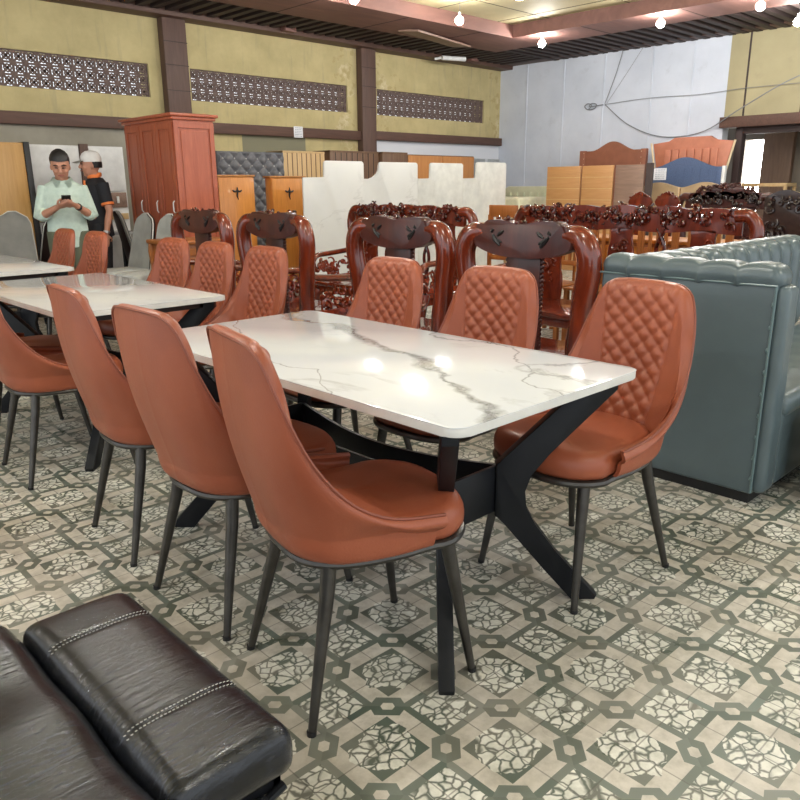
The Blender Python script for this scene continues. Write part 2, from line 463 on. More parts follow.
# far left (yellow) wall with three openwork vents
wl = MB()
V = [(1.9, 4.815), (5.39, 8.065), (8.68, 11.34)]
VZ0, VZ1 = 2.365, 2.755
wl.box(-3.5, XW+.2, YW, YW+.25, 0, VZ0); wl.box(-3.5, XW+.2, YW, YW+.25, VZ1, 3.6)
xs = [-3.5]+[k for p in V for k in p]+[XW+.2]
for i in range(0, len(xs), 2): wl.box(xs[i], xs[i+1], YW, YW+.25, VZ0, VZ1)
struct(wl.build('wall_left', 'wall_y'))
def vent(x0, x1, n):
    mb = MB(); s = (VZ1-VZ0)/3; 
    cols = round((x1-x0)/s); sx = (x1-x0)/cols
    for j in range(4): 
        zz = VZ0+j*s; mb.box(x0, x1, YW+.03, YW+.06, max(VZ0, zz-.011), min(VZ1, zz+.011))
    for i in range(cols+1):
        xx = x0+i*sx; mb.box(max(x0, xx-.011), min(x1, xx+.011), YW+.031, YW+.059, VZ0, VZ1)
    for i in range(cols):
        for j in range(3):
            cx, cz = x0+(i+.5)*sx, VZ0+(j+.5)*s
            for a in (pi/4, -pi/4):
                mb.box(-sx*.62, sx*.62, -.012, .012, -.0115, .0115, mat=Matrix.Translation((cx, YW+.045, cz)) @ Matrix.Rotation(a, 4, 'Y'))
            mb.tube([(cx+.04*cos(t*pi/4), YW+.035, cz+.04*sin(t*pi/4)) for t in range(8)], .011, 5, closed=True)
    struct(mb.build('trim_%d' % n, 'vent'))
for k, (a, b_) in enumerate(V): vent(a, b_, 20+k)
k = 1
def trim(x0, x1, y0, y1, z0, z1, mat='trim', bev=.006):
    global k
    o = struct(MB().box(x0, x1, y0, y1, z0, z1, bev).build('trim_%d' % k, mat)); k += 1; return o
trim(-3.5, 8.3, YW-.09, YW, 1.965, 2.10); trim(8.58, XW-.02, YW-.09, YW, 1.98, 2.115)
for x0, x1 in ((4.98, 5.30), (8.25, 8.54), (1.68, 2.03)):
    trim(x0, x1, YW-.14, YW-.01, 1.9 if x0 < 6 else 0, 3.35, 'trim_v')
    for zz in (2.45, 2.75, 3.02): trim(x0-.004, x1+.004, YW-.144, YW-.14, zz, zz+.008, 'slat', 0)
# beams above both walls
trim(-3.5, XW, YW-.28, YW+.02, 3.29, 3.46); trim(XW-.28, XW+.02, -3.5, YW, 3.35, 3.47)
# white panelled end wall, olive part and doorway
struct(MB().box(XW, XW+.2, 5.2, YW+.2, 0, 3.6).build('wall_end', 'wall_w'))
struct(MB().box(XW, XW+.2, -3.5, 5.2, 2.07, 3.6).build('wall_right', 'wall_olive'))
for yy in (8.855, 8.07, 7.28, 6.42, 5.75): trim(XW-.012, XW, yy-.014, yy+.014, 0, 3.35, 'wall_w', .002)
for yy in (4.92, 4.13): trim(XW-.008, XW, yy-.012, yy+.012, 2.21, 3.35, 'slat', 0)
trim(XW-.10, XW+.1, -3.5, 5.22, 2.065, 2.215)
trim(XW, XW+.15, 4.90, 5.0, 0, 2.07, 'slat'); trim(XW+.02, XW+.15, -3.5, 4.95, 1.97, 2.066, 'slat')
# back room behind the doorway
struct(MB().box(13.5, 13.7, -3.5, 5.20, 0, 3.0).build('wall_back', 'plaster'))
struct(MB().box(13.5, 13.7, 5.55, 7.2, 0, 3.0).build('wall_back_side', 'plaster'))
struct(MB().box(13.5, 13.7, 5.20, 5.55, 1.97, 3.0).build('wall_back_top', 'plaster'))
trim(13.38, 13.5, 4.72, 5.19, 0, 3.0, 'walnut')
struct(MB().box(13.9, 13.95, 4.6, 6.4, 0, 2.4).build('window_1', 'daylight'))
struct(MB().box(XW+.2, 13.9, -3.5, 7.2, 2.7, 2.8).build('ceiling_back', 'plaster'))
# ceiling: recessed boards, soffit, open slats
FX, FY = 9.38, 7.33
struct(MB().box(-3.5, FX, -3.5, FY, ZC, ZC+.05).build('ceiling', 'ceil'))
for i in range(12): trim(-3.5, FX, FY-.62-1.22*i-.006, FY-.62-1.22*i+.006, ZC-.004, ZC, 'ceil_seam', 0)
for i in range(11): trim(FX-.35-1.22*i-.006, FX-.35-1.22*i+.006, -3.5, FY, ZC-.004, ZC, 'ceil_seam', 0)
trim(-3.5, FX+.03, FY, FY+.03, 3.30, ZC+.05, 'soffit', 0); trim(FX, FX+.03, -3.5, FY, 3.30, ZC+.05, 'soffit', 0)
SX, SY = 10.15, 8.25
sof = MB().box(-3.5, FX+.03, FY+.03, SY, 3.30, 3.33).box(FX+.03, SX, -3.5, SY, 3.30, 3.33)
struct(sof.build('ceiling_soffit', 'soffit'))
for i in range(9): trim(-2.5+1.4*i, -2.49+1.4*i, FY+.03, SY, 3.297, 3.301, 'slat', 0)
for i in range(7): trim(FX+.03, SX, -2.2+1.4*i, -2.19+1.4*i, 3.297, 3.301, 'slat', 0)
sl = MB()
x = -3.4
while x < XW-.2: sl.box(x, x+.09, SY, YW, 3.34, 3.42); x += .19
y = -3.4
while y < SY: sl.box(SX, XW, y, y+.09, 3.34, 3.42); y += .19
struct(sl.build('ceiling_slats', 'slat'))
struct(MB().box(-3.5, XW, SY, YW+.1, 3.46, 3.5).box(SX, XW+.1, -3.5, SY, 3.46, 3.5).build('ceiling_top', 'slat'))
# torn strip of soffit board
mb = MB(); mb.box(-.75, .75, -.16, .16, -.012, .012, mat=Matrix.Translation((8.55, 8.05, 3.285)) @ Matrix.Rotation(.22,4,'Z') @ Matrix.Rotation(.10, 4, 'X'))
tag(mb.build('loose_board', 'greywood'), 'grey strip of loose board sagging out of the broken soffit', 'board')

# ------------------------------------------------------------------ bulbs
def bulb(x, y, z, ztop, label, m='bulb'):
    t = empty('light_bulb', (x, y, z), 0, label, 'light bulb', 'bare bulbs hanging from the ceiling')
    m_ = MB().ball((0,0,0), .050, 3); m_.build('glass_bulb', m, t)
    MB().tube([(0,0,.045),(0,0,.095)], [.018,.016], 10).build('socket', 'white', t)
    MB().tube([(0,0,.08),(.004,0,(ztop-z)*.5),(0,0,ztop-z)], .003, 5).build('cord', 'wire', t)
bulb(7.5, 6.68, 3.19, ZC, 'lit bare bulb hanging high to the left of the ceiling corner')
bulb(9.5, 6.90, 3.185, 3.30, 'lit bare bulb just below the inner corner of the reddish soffit')
bulb(9.5, 5.11, 3.19, 3.30, 'lit bare bulb above the white panelled wall')
bulb(9.45, 3.88, 3.19, 3.30, 'lit bare bulb next to the bright ceiling slats above the olive wall')
bulb(10.35, 3.78, 3.13, 3.34, 'large glare bulb at the right edge of the photo')
bulb(5.9, 6.78, 3.21, ZC, 'lit bulb cut off by the top edge of the photo')
m_ = MB().tube([(0,0,0),(0,0,.02)], [.05,.055], 20); o = m_.build('ceiling_spotlight', mat_emit('small_spot', (1,.8,.5), 6), loc=(8.15, 6.28, ZC-.02))
tag(o, 'small round warm light set into the yellowed ceiling boards', 'ceiling light')
for i, (x, y) in enumerate([(4.6,4.6),(4.6,1.4),(1.7,4.6),(1.5,1.9),(4.8,-1.6),(1.3,-1.4),(-1.4,1.9),(7.6,3.6),(7.6,.8),(-1.2,5.0)]):
    bulb(x, y, 3.1, ZC, 'unseen bare bulb added under the recessed ceiling to light the sales floor', 'bulb_unseen')  # unseen grid added for light and contrast, stronger than the visible bulbs
mb = MB().tube([(0,0,0),(.42,.05,.0)], .035, 10).tube([(-.02,0,.0),(-.12,.02,-.02)], .02, 8)
tag(mb.build('spotlight_lamp', 'white', loc=(9.75, 9.05, 3.27), rz=-.5), 'small white lamp fixed under the dark slats near the loose soffit board', 'lamp')
for p, l in (((6.75,9.132,3.36), 'small brown block fixed to the beam left of the brown post'), ((10.6,9.132,3.36), 'small brown block fixed to the beam close to the far corner')):
    tag(MB().box(-.09,.09,-.06,.06,-.055,.055,.005).build('junction_box', 'soffit', loc=p), l, 'box')

# ------------------------------------------------------------------ dining chair
RIM = [(0,-.322,0,.955),(.2,-.318,.085,.953),(.33,-.308,.140,.943),(.43,-.294,.178,.908),(.54,-.268,.208,.815),(.66,-.215,.232,.69),(.78,-.135,.247,.59),(.89,-.03,.252,.532),(1,.115,.250,.508)]
BOT = [(0,-.212,0),(.25,-.205,.095),(.45,-.175,.155),(.6,-.125,.195),(.8,-.01,.220),(1,.10,.222)]
def make_chair():
    root = empty('dining_chair')
    def outer(s, t):
        a = abs(s); sg = 1 if s >= 0 else -1
        r = interp(RIM, a); b = interp(BOT, a)
        R = Vector((r[0], sg*r[1], r[2])); B = Vector((b[0], sg*b[1], .418))
        P1 = Vector((B.x*1.10-.012, B.y*1.07, .418+min(.07, (R.z-.418)*.5)))
        if t < .18:
            f = t/.18
            C = Vector((P1.x*.985, P1.y*.99, .43))
            return B*(1-f)**2+C*2*f*(1-f)+P1*f*f
        f = (t-.18)/.82
        p = P1.lerp(R, f); bl = sin(pi*f)*.020
        out = Vector((p.x+.0, p.y, 0)); out.normalize()
        return p+out*bl
    NS, NT = 133, 92
    ss = []
    for i in range(NS):
        q = -1+2*i/(NS-1); ss.append(math.copysign(abs(q)**1.15, q))
    O = [[outer(s, j/(NT-1)) for s in ss] for j in range(NT)]
    N = [[None]*NS for _ in range(NT)]
    for j in range(NT):
        for i in range(NS):
            a = O[j][min(i+1,NS-1)]-O[j][max(i-1,0)]; b = O[min(j+1,NT-1)][i]-O[max(j-1,0)][i]
            n = a.cross(b)
            n = n.normalized() if n.length > 1e-9 else Vector((-1,0,0))
            if n.dot(Vector((O[j][i].x-.05, O[j][i].y, 0))) < 0: n = -n
            if abs(ss[i]) > .72: n = Vector((n.x, n.y, n.z*max(0,1-(abs(ss[i])-.72)/.1))).normalized()
            N[j][i] = n
    I = []
    for j in range(NT):
        row = []
        t = j/(NT-1)
        for i in range(NS):
            a = abs(ss[i]); s = ss[i]
            back = max(0, 1-a/.62)
            th = .030+.022*min(1, back*1.6)+.03*max(0, .4-t)*min(1, back*2)
            th *= 1-.55*max(0, (a-.86)/.14)
            th *= 1-.35*max(0, (t-.9)/.1)**2
            p = O[j][i]-N[j][i]*th
            y, z = p.y, p.z
            half = .108+.032*(z-.5)/.45
            d = 0
            if z > .47:
                edge = min(half-abs(y), .943-z)
                if edge > 0:
                    pl = abs(sin(pi*(y/.062+z/.056)))*abs(sin(pi*(y/.062-z/.056)))
                    d = .0115*(pl**.42)*min(1, edge/.006)-.0035*min(1, edge/.004)
                elif edge > -.006: d = -.0025
            row.append(p-N[j][i]*d*1.0)
        I.append(row)
    mb = MB()
    mid = []
    for i in range(NS):
        a, b = O[-1][i], I[-1][i]
        up_ = (O[-1][i]-O[-4][i]).normalized(); mid.append((a+b)/2+up_*.006)
    rows = O+[mid]+I[::-1]
    Vv = mb.grid(rows)
    for e in (0, NS-1):   # close the two arm fronts
        colv = [r[e] for r in Vv]; h = len(colv)//2
        for q in range(h):
            a, b, c, d = colv[q], colv[q+1], colv[len(colv)-2-q], colv[len(colv)-1-q]
            vs = []
            for v in (a,b,c,d):
                if v not in vs: vs.append(v)
            if len(vs) > 2:
                try: mb.bm.faces.new(vs)
                except ValueError: pass
    mb.build('backrest', 'leather', root, 50)
    pts = [O[-1][i]+N[-1][i]*.0015 for i in range(0, NS, 2)]
    MB().tube(pts, .0042, 6).build('piping', 'piping', root, label='darker piping along the rim')
    # seat cushion
    def outline(k, sc=1, z=0):
        ring = []
        for q in range(56):
            th = 2*pi*q/56; cx, sx = cos(th), sin(th)
            x = math.copysign(abs(cx)**.62, cx); y = math.copysign(abs(sx)**.62, sx)
            X = .02+.235*x; Y = (.212+.018*max(0, min(1, (x-.35)/.2)))*y*(1-.13*max(0, -x))
            if x > 0: X += .012*(1-y*y)
            ring.append(Vector(((X-.02)*sc+.02, Y*sc, z+(.006*(1-(Y/.22)**2) if z > .49 else 0))))
        return ring
    mb = MB(); rows = [outline(0, sc, z) for sc, z in ((.9,.418),(.97,.422),(1.0,.436),(1.005,.455),(.995,.473),(.97,.487),(.93,.496),(.84,.502),(.6,.506),(.3,.508),(.05,.508))]
    mb.rings(rows); mb.build('seat', 'leather', root, 60)
    mb = MB(); rg = [Vector(((p.x-.02)*.975+.02, p.y*.975, .408)) for p in outline(0)]
    mb.tube(rg, .0115, 8, closed=True); 
    mb.prism([((p.x-.02)*.96+.02, p.y*.96) for p in rg], 2, .400, .417)
    mb.build('seat_frame', 'gunmetal', root)
    for sx in (-1, 1):
        for sy in (-1, 1):
            tx = .175 if sx > 0 else -.150; ty = .165 if sx > 0 else .150
            mb = MB().tube([(tx, sy*ty, .408), (tx+sx*.012, sy*(ty+.008), .33), (sx*.238, sy*.207, .0)], [.0195,.0185,.0105], 12)
            lg = mb.build('leg', 'gunmetal', root)
            MB().tube([(sx*.2375, sy*.2065, .012), (sx*.2382, sy*.2072, 0)], [.0122,.0118], 12).build('foot_cap', 'blackplastic', lg)
    return root
chair0 = make_chair()
chairs = [
 (1.172, 1.387, -.226, 'orange leather dining chair nearest the camera, angled in front of the white marble table'),
 (1.195, 1.940, .02, 'orange dining chair seen from behind, second from the front'),
 (1.222, 2.528, -.085, 'orange dining chair seen from behind, third from the front'),
 (1.205, 3.515, -.05, 'orange dining chair cut by the left edge of the photo, at the middle table'),
 (1.215, 4.075, 0, 'mostly hidden orange dining chair beyond the one at the left photo edge'),
 (2.058, 1.275, pi-.12, 'orange dining chair with quilted back facing the camera, beside the teal sofa'),
 (2.050, 1.860, pi+.02, 'orange quilted dining chair across the marble table, second from the teal sofa'),
 (2.050, 2.470, pi-.02, 'orange quilted dining chair across the marble table, third from the teal sofa'),
 (2.050, 3.450, pi, 'orange quilted dining chair at the far right corner of the middle table'),
 (2.050, 3.975, pi, 'orange quilted dining chair across the middle table, behind its far edge'),
 (2.060, 4.495, pi+.03, 'orange quilted dining chair beside the low orange wood cabinet'),
 (2.050, 5.660, pi, 'orange quilted dining chair right one of the pair before the men'),
 (2.050, 6.260, pi, 'orange quilted dining chair directly before the man in sage shirt, left of its twin')]
for i, (x, y, rz, lb) in enumerate(chairs):
    o = chair0 if i == 0 else copy_tree(chair0)
    o.location = (x, y, 0); o.rotation_euler.z = rz
    tag(o, lb, 'chair', 'orange leather dining chairs')

# ------------------------------------------------------------------ tables
def rrect(x0, x1, y0, y1, r, n=8):
    o = []
    for cx, cy, a0 in ((x1-r,y1-r,0),(x0+r,y1-r,pi/2),(x0+r,y0+r,pi),(x1-r,y0+r,1.5*pi)):
        for q in range(n+1):
            a = a0+pi/2*q/n; o.append((cx+r*cos(a), cy+r*sin(a)))
    return o
def dining_table(cx, cy, L, top, r, label):
    t = empty('dining_table', (cx, cy, 0), 0, label, 'table')
    W = .404; H = L/2
    mb = MB(); mb.prism(rrect(-W, W, -H, H, r), 2, .7485, .750, .0006); mb.build('stone_top', top, t)
    mb = MB(); mb.prism(rrect(-W+.001, W-.001, -H+.001, H-.001, r), 2, .7255, .7483, .003); mb.build('top_edge', 'edge', t, label='off-white rounded edge')
    mb = MB(); mb.box(-.33,.33,-H+.08,-H+.12,.69,.7253); mb.box(-.33,.33,H-.12,H-.08,.69,.7253); mb.box(-.33,-.29,-H+.08,H-.08,.692,.725); mb.box(.29,.33,-H+.08,H-.08,.692,.725)
    mb.build('under_frame', 'darkwood', t)
    wx, wy = .12, H-.30
    prof = [(-.005,.29),(.025,.262),(.155,.105),(.245,.0),(.320,.0),(.326,.016),(.195,.160),(.12,.262),(.088,.315),(.082,.37),(.10,.425),(.155,.49),(.345,.69),(.345,.722),(.26,.722),(.02,.478),(-.005,.455)]
    for sx in (-1, 1):
        for sy in (-1, 1):
            mb = MB(); mb.prism(prof, 1, -.021, .021, .004)
            a = math.atan2(sy*.27, sx*.27)
            mb.xform(Matrix.Translation((sx*wx, sy*wy, 0)) @ Matrix.Rotation(a, 4, 'Z'))
            mb.build('leg', 'blackmetal', t)
    for sy in (-1, 1):
        mb = MB(); mb.box(-wx, wx, sy*wy-.006, sy*wy+.006, .30, .45, .002)
        mb.build('end_plate', 'blackmetal', t)
    for sx in (-1, 1):
        mb = MB(); rows = []
        for q in range(17):
            f = q/16; y = -wy+2*wy*f; s = sin(pi*f)
            x = sx*(wx-.055*s); zt = .45-.03*s; zb = .30-.0*s
            rows.append([(x-.006,y,zb),(x+.006,y,zb),(x+.006,y,zt),(x-.006,y,zt)])
        mb.rings(rows); mb.build('side_plate', 'blackmetal', t)
    return t
dining_table(1.579, 1.824, 1.575, 'marble', .045, 'dining table with white marble top, bold grey veins and black angled legs')
dining_table(1.575, 4.03, 1.50, 'marble_grey', .03, 'middle dining table with a pale grey marble top and black legs')
dining_table(1.60, 6.00, 1.50, 'marble_grey', .03, 'far left dining table with a pale grey marble top, partly cut by the photo edge')

# ------------------------------------------------------------------ rounded upholstery blocks
def roundbox(mb, c, h, r, n=(20,20,8), fn=None):
    """block centred c, half sizes h, corner radius r; fn(point, unit position) -> displaced point"""
    def coords(m, hh):
        k = max(3, m//5); o = []
        for q in range(k): o.append(-hh+r*(1-cos(pi/2*q/k))*1.0)
        for q in range(m+1): o.append(-(hh-r)+2*(hh-r)*q/m)
        for q in range(1, k+1): o.append(hh-r+r*sin(pi/2*q/k))
        return o
    ax = [coords(n[i], h[i]) for i in range(3)]
    def put(p):
        core = [max(-(h[i]-r), min(h[i]-r, p[i])) for i in range(3)]
        d = Vector([p[i]-core[i] for i in range(3)])
        if d.length > 1e-9: d = d.normalized()*r
        q = Vector(core)+d
        if fn: q = fn(q, Vector((q.x/h[0], q.y/h[1], q.z/h[2])))
        return q+Vector(c)
    start = len(mb.bm.verts)
    allv = []
    for a in range(3):
        b, d = (a+1) % 3, (a+2) % 3
        for s in (-1, 1):
            rows = []
            for u in ax[b]:
                row = []
                for v in ax[d]:
                    p = [0,0,0]; p[a] = s*h[a]; p[b] = u; p[d] = v; row.append(put(p))
                rows.append(row)
            for r_ in mb.grid(rows, flip=(s < 0)): allv += r_
    bmesh.ops.remove_doubles(mb.bm, verts=allv, dist=.0004)
    return mb

# black leather sofa bed in the lower left corner
def wr(seed, amp):
    rr = random.Random(seed)
    ws = [(rr.uniform(10,26), rr.uniform(-6,6), rr.uniform(0,6), rr.uniform(.4,1)) for _ in range(6)]
    def f(q, u):
        e = max(0, 1-max(abs(u.x), abs(u.y))**6)
        edge = .35+.65*max(0, u.x)**2
        d = sum(a*sin(k*q.y+m_*q.x+p) for k, m_, p, a in ws)/3
        if u.z > .2: q = q+Vector((0,0, amp*d*edge*min(1, e*3)+.012*e))
        if abs(u.x) > .9: q = q+Vector((0.35*amp*d, 0, 0))
        return q
    return f
sofa = empty('sofa_bed', (.1, .95, 0), 0, 'black leather sofa bed with wrinkled seat, cut by the lower left photo corner', 'sofa')
mb = MB(); roundbox(mb, (-.225,.03,.335), (.500,.625,.072), .05, (44,60,6), wr(3, .015)); mb.build('seat_cushion', 'black_leather', sofa, 70)
def arm_fn(q, u):
    e = max(0, 1-max(abs(u.x), abs(u.y))**4)
    if u.z > 0:
        q = q+Vector((0,0,.012*e))
        for yy in (-.155, .175):
            d = abs(q.y-yy); q.z -= .004*math.exp(-(d/.006)**2)
    q.z -= .010*max(0, u.x)**3
    return q
mb = MB(); roundbox(mb, (.394,.262,.352), (.120,.328,.048), .036, (24,90,6), arm_fn); o = mb.build('end_cushion', 'black_leather', sofa, 70)
for yy in (-.155, .175):
    for dy in (-.006, .006):
        mb = MB()
        k2 = 0
        while k2 < 28:
            xx = -.105+k2*.0075; hz = .048+.012*max(0, 1-abs(xx/.122)**4)*.98-.010*max(0, xx/.122)**3-(.0 if abs(xx) < .086 else .036-sqrt(max(0, .036**2-(abs(xx)-.086)**2)))
            mb.tube([(xx, dy, hz+.0), (xx+.0042, dy, hz+.0)], .0009, 5); k2 += 1
        mb.build('stitching', 'taupe_leather', o, loc=(.394, .262+yy, .352), label='pale stitching')
mb = MB(); mb.box(.30,.50,-.02,.0,.255,.275).box(.30,.50,.48,.50,.255,.275).box(.485,.50,-.02,.5,.25,.275)
for q in range(5): mb.tube([(.30+.04*q, -.03, .25+.008*(q % 2)), (.34+.04*q, -.03, .262-.008*(q % 2))], .009, 8)
mb.build('fold_out_frame', 'blackmetal', sofa)
for x_, y_ in ((-.6,-.5),(-.6,.5),(.15,-.5),(.15,.5)): MB().tube([(x_,y_,0),(x_,y_,.27)], [.018,.024], 12).build('leg', 'blackmetal', sofa)

# ------------------------------------------------------------------ teal corner sofa
def chan(axis, pitch, off, depth):
    def f(q, u):
        v = q.x if axis == 0 else q.y
        s = abs(sin(pi*(v-off)/pitch))
        k_ = depth*(s**.45-1)
        m_ = max(0, u.z)*1.0
        return Vector((q.x*(1+0), q.y, q.z+k_*max(0, u.z))) if axis == 1 else Vector((q.x, q.y-(-k_)*(-1)*(1 if u.y < 0 else -1)*0, q.z+k_*max(0, u.z)))
    return f
teal = empty('corner_sofa', (2.98, 1.04, 0), 0, 'teal leather corner sofa with channel-tufted top roll, its flat back towards the marble table', 'sofa')
mb = MB(); roundbox(mb, (.065,.375,.475), (.065,.375,.425), .014, (4,10,14)); mb.build('back_panel', 'teal', teal, 60)
def roll_fn(q, u):
    s = abs(sin(pi*(q.y+.375-.155+.0)/.155)); k_ = .020*(s**.33-1)
    q = q.copy(); q.z += k_*(.3+.7*max(0, u.z)); q.x += -k_*.6*u.x*(1 if abs(u.x) > .6 else 0)
    return q
mb = MB(); roundbox(mb, (.064,.372,.925), (.075,.385,.052), .048, (14,110,4), roll_fn); mb.build('top_roll', 'teal', teal, 60)
mb = MB()
mb.tube([(-.004,0,.895),(-.004,.76,.895)], .005, 6).tube([(-.003,.004,.06),(-.003,.004,.895)], .005, 6)
for q in range(9): mb.ball((-.002,.01,.12+.088*q), .007, 1, (1,1,1.6))
mb.build('seam', 'teal_light', teal, label='paler seam with puckers')
mb = MB(); roundbox(mb, (.065,-.012,.475), (.060,.03,.42), .028, (8,3,16), lambda q,u: q+Vector((0, -.0015*sin(q.z*30+q.x*9), 0))); mb.build('end_panel', 'teal', teal, 60)
def back2(q, u):
    q = q.copy(); s = abs(sin(pi*(q.x+.9)/.155)); k_ = .018*(s**.4-1)
    if u.y < -.5: q.y -= k_*-1*-1
    q.z += k_*max(0, u.z); q.y += (-k_ if u.y < 0 else 0)
    return q
mb = MB(); roundbox(mb, (1.12,.66,.68), (.96,.115,.285), .09, (230,10,12), back2); mb.build('tufted_back', 'teal', teal, 60)
mb = MB(); roundbox(mb, (1.10,.72,.40), (.95,.06,.36), .02, (10,4,8)); mb.build('rear_panel', 'teal', teal, 60)
mb = MB(); roundbox(mb, (1.10,.25,.22), (.95,.28,.165), .02, (10,6,6)); mb.build('seat_base', 'teal', teal, 60)
mb = MB(); roundbox(mb, (1.10,.245,.395), (.955,.29,.05), .04, (60,20,4), lambda q,u: q+Vector((0,0,.010*max(0,1-u.x**6)*max(0,1-u.y**4)+.002*sin(q.x*30)*sin(q.y*14)))); mb.build('seat_cushion', 'teal', teal, 60)
mb = MB(); mb.box(.03,2.0,.02,.70,0,.06); mb.build('plinth', 'blackplastic', teal)
ott = empty('ottoman', (3.44, .70, 0), 0, 'dark teal ottoman end just entering the right edge of the photo, below the corner sofa', 'ottoman')
mb = MB(); roundbox(mb, (0,0,.23), (.27,.24,.19), .05, (8,8,8)); mb.build('body', 'teal', ott, 60)
MB().box(-.22,.22,-.19,.19,0,.05).build('plinth', 'blackplastic', ott)

# ------------------------------------------------------------------ carved rosewood furniture
def curls(mb, pts, r, n, seed, nx=(1,0,0), tube=.011, thick=.02):
    rr = random.Random(seed); N = Vector(nx).normalized()
    A = N.orthogonal().normalized(); B = N.cross(A)
    P = [Vector(p) for p in pts]
    for i in range(n):
        f = rr.random()*(len(P)-1); j = min(int(f), len(P)-2); c = P[j].lerp(P[j+1], f-j)
        c = c+A*rr.uniform(-r, r)*.8+B*rr.uniform(-r, r)*.8+N*rr.uniform(-thick, thick)
        R0 = rr.uniform(.35, .8)*r; a0 = rr.uniform(0, 6.3); sg = rr.choice((-1, 1)); m_ = 8
        pp = []; rad = []
        for q in range(m_):
            t = q/(m_-1); a = a0+sg*t*4.6; R = R0*(1-.8*t)
            pp.append(c+A*(R*cos(a))+B*(R*sin(a))+N*(.012*sin(t*3))); rad.append(tube*(.55+.6*t))
        mb.tube(pp, rad, 5)
        if i % 2 == 0: mb.ball(c+N*rr.uniform(-thick, thick), tube*rr.uniform(1, 1.8), 1)
    return mb
def smooth2(pts, n):
    return [(p.x, p.y) for p in catmull([(a, b, 0) for a, b in pts], n)]
def salon_arm(root, s, hw, z=.66, mat='redwood', seed=1):
    y = s*(hw-.06)
    mb = MB(); mb.tube(catmull([(-.25,y,z+.03),(-.10,y,z+.015),(.10,y,z),(.22,y,z-.01),(.275,y,z-.06),(.26,y,z-.13),(.22,y,z-.15)], 22), [(.034,.024)]*18+[(.03,.022)]*4, 10, up=(0,0,1))
    mb.build('armrest', mat, root)
    mb = MB(); curls(mb, [(-.12,y,z-.13),(.20,y,z-.13)], .075, 26, seed, (0,1,0), .013, .018)
    mb.box(-.20,.22,y-.012,y+.012,z-.24,z-.20,.004)
    mb.build('arm_carving', 'carved_bright' if mat == 'redwood' else 'ebony', root)
def salon_chair(label, seed):
    root = empty('carved_armchair', (0,0,0)); tag(root, label, 'chair', 'carved redwood armchairs')
    hw = .375
    for s in (-1, 1):
        pts = [(-.265, s*.17,1.035),(-.268, s*.26,1.045),(-.275, s*.325,1.03),(-.278, s*.362,.97),(-.275, s*.368,.89),(-.27, s*.35,.78),(-.262, s*.335,.66),(-.26, s*.32,.54),(-.26, s*.325,.40)]
        mb = MB(); mb.tube(catmull(pts, 34), [(.036+.022*min(1, q/10), .034+.016*min(1, q/10)) for q in range(34)], 14, up=(1,0,0))
        mb.build('back_post', 'redwood', root)
    top = smooth2([(-.30,1.03),(-.27,1.085),(-.235,1.075),(-.215,1.10),(-.13,1.105),(-.05,1.095),(0,1.088),(.05,1.095),(.13,1.105),(.215,1.10),(.235,1.075),(.27,1.085),(.30,1.03)], 50)
    bot = smooth2([(.29,.985),(.22,.955),(.12,.935),(0,.930),(-.12,.935),(-.22,.955),(-.29,.985)], 24)
    mb = MB(); mb.prism(top+bot, 0, -.305, -.235, .012); cr = mb.build('crest_rail', 'redwood_dark', root, 50)
    for s in (-1, 1):
        mb = MB()
        for (a, b, c, d, r) in ((.10,1.055,.135,1.03,.010),(.165,1.035,.12,.985,.013),(.16,1.06,.175,1.045,.009),(.11,1.0,.14,1.015,.008)):
            mb.tube([(-.306, s*a, b), (-.306, s*(a+c)/2+.004, (b+d)/2), (-.306, s*c, d)], [r*.5, r, r*.5], 6)
        mb.build('slot_shade', 'blackplastic', cr, label='black bars standing in for the shade of carved slots')  # raised black bars paint the shade of carved slots, nothing is cut
    mb = MB(); curls(mb, [(-.26,-.20,1.095),(-.26,.20,1.095)], .018, 26, seed, (1,0,0), .007, .03); mb.build('crest_carving', 'carved', root)
    mb = MB(); mb.prism([(-.10,.95),(.10,.95),(.105,.42),(-.105,.42)], 0, -.275, -.245, .006)
    for s in (-1, 1):
        for q in range(24): mb.ball((-.26, s*.105, .44+.0215*q), .012, 1, (1.1,.8,1))
    mb.build('splat', 'redwood_dark', root)
    mb = MB(); mb.box(-.30,.30,-.37,.37,.385,.425,.012).box(-.27,.27,-.34,.34,.32,.386,.01); mb.build('seat', 'redwood', root)
    mb = MB(); curls(mb, [(.28,-.3,.335),(.28,.3,.335)], .035, 22, seed+5, (1,0,0), .011, .01); mb.build('apron_carving', 'carved', root)
    for s in (-1, 1):
        salon_arm(root, s, hw, .66, 'redwood', seed+s)
        for f in (-1, 1):
            mb = MB(); mb.tube(catmull([(f*.24, s*.31, .34), (f*.275, s*.335, .24), (f*.25, s*.32, .10), (f*.285, s*.345, 0)], 12), [.05,.055,.055,.052,.048,.044,.040,.037,.036,.038,.042,.045], 12)
            mb.build('leg', 'redwood', root)
    return root
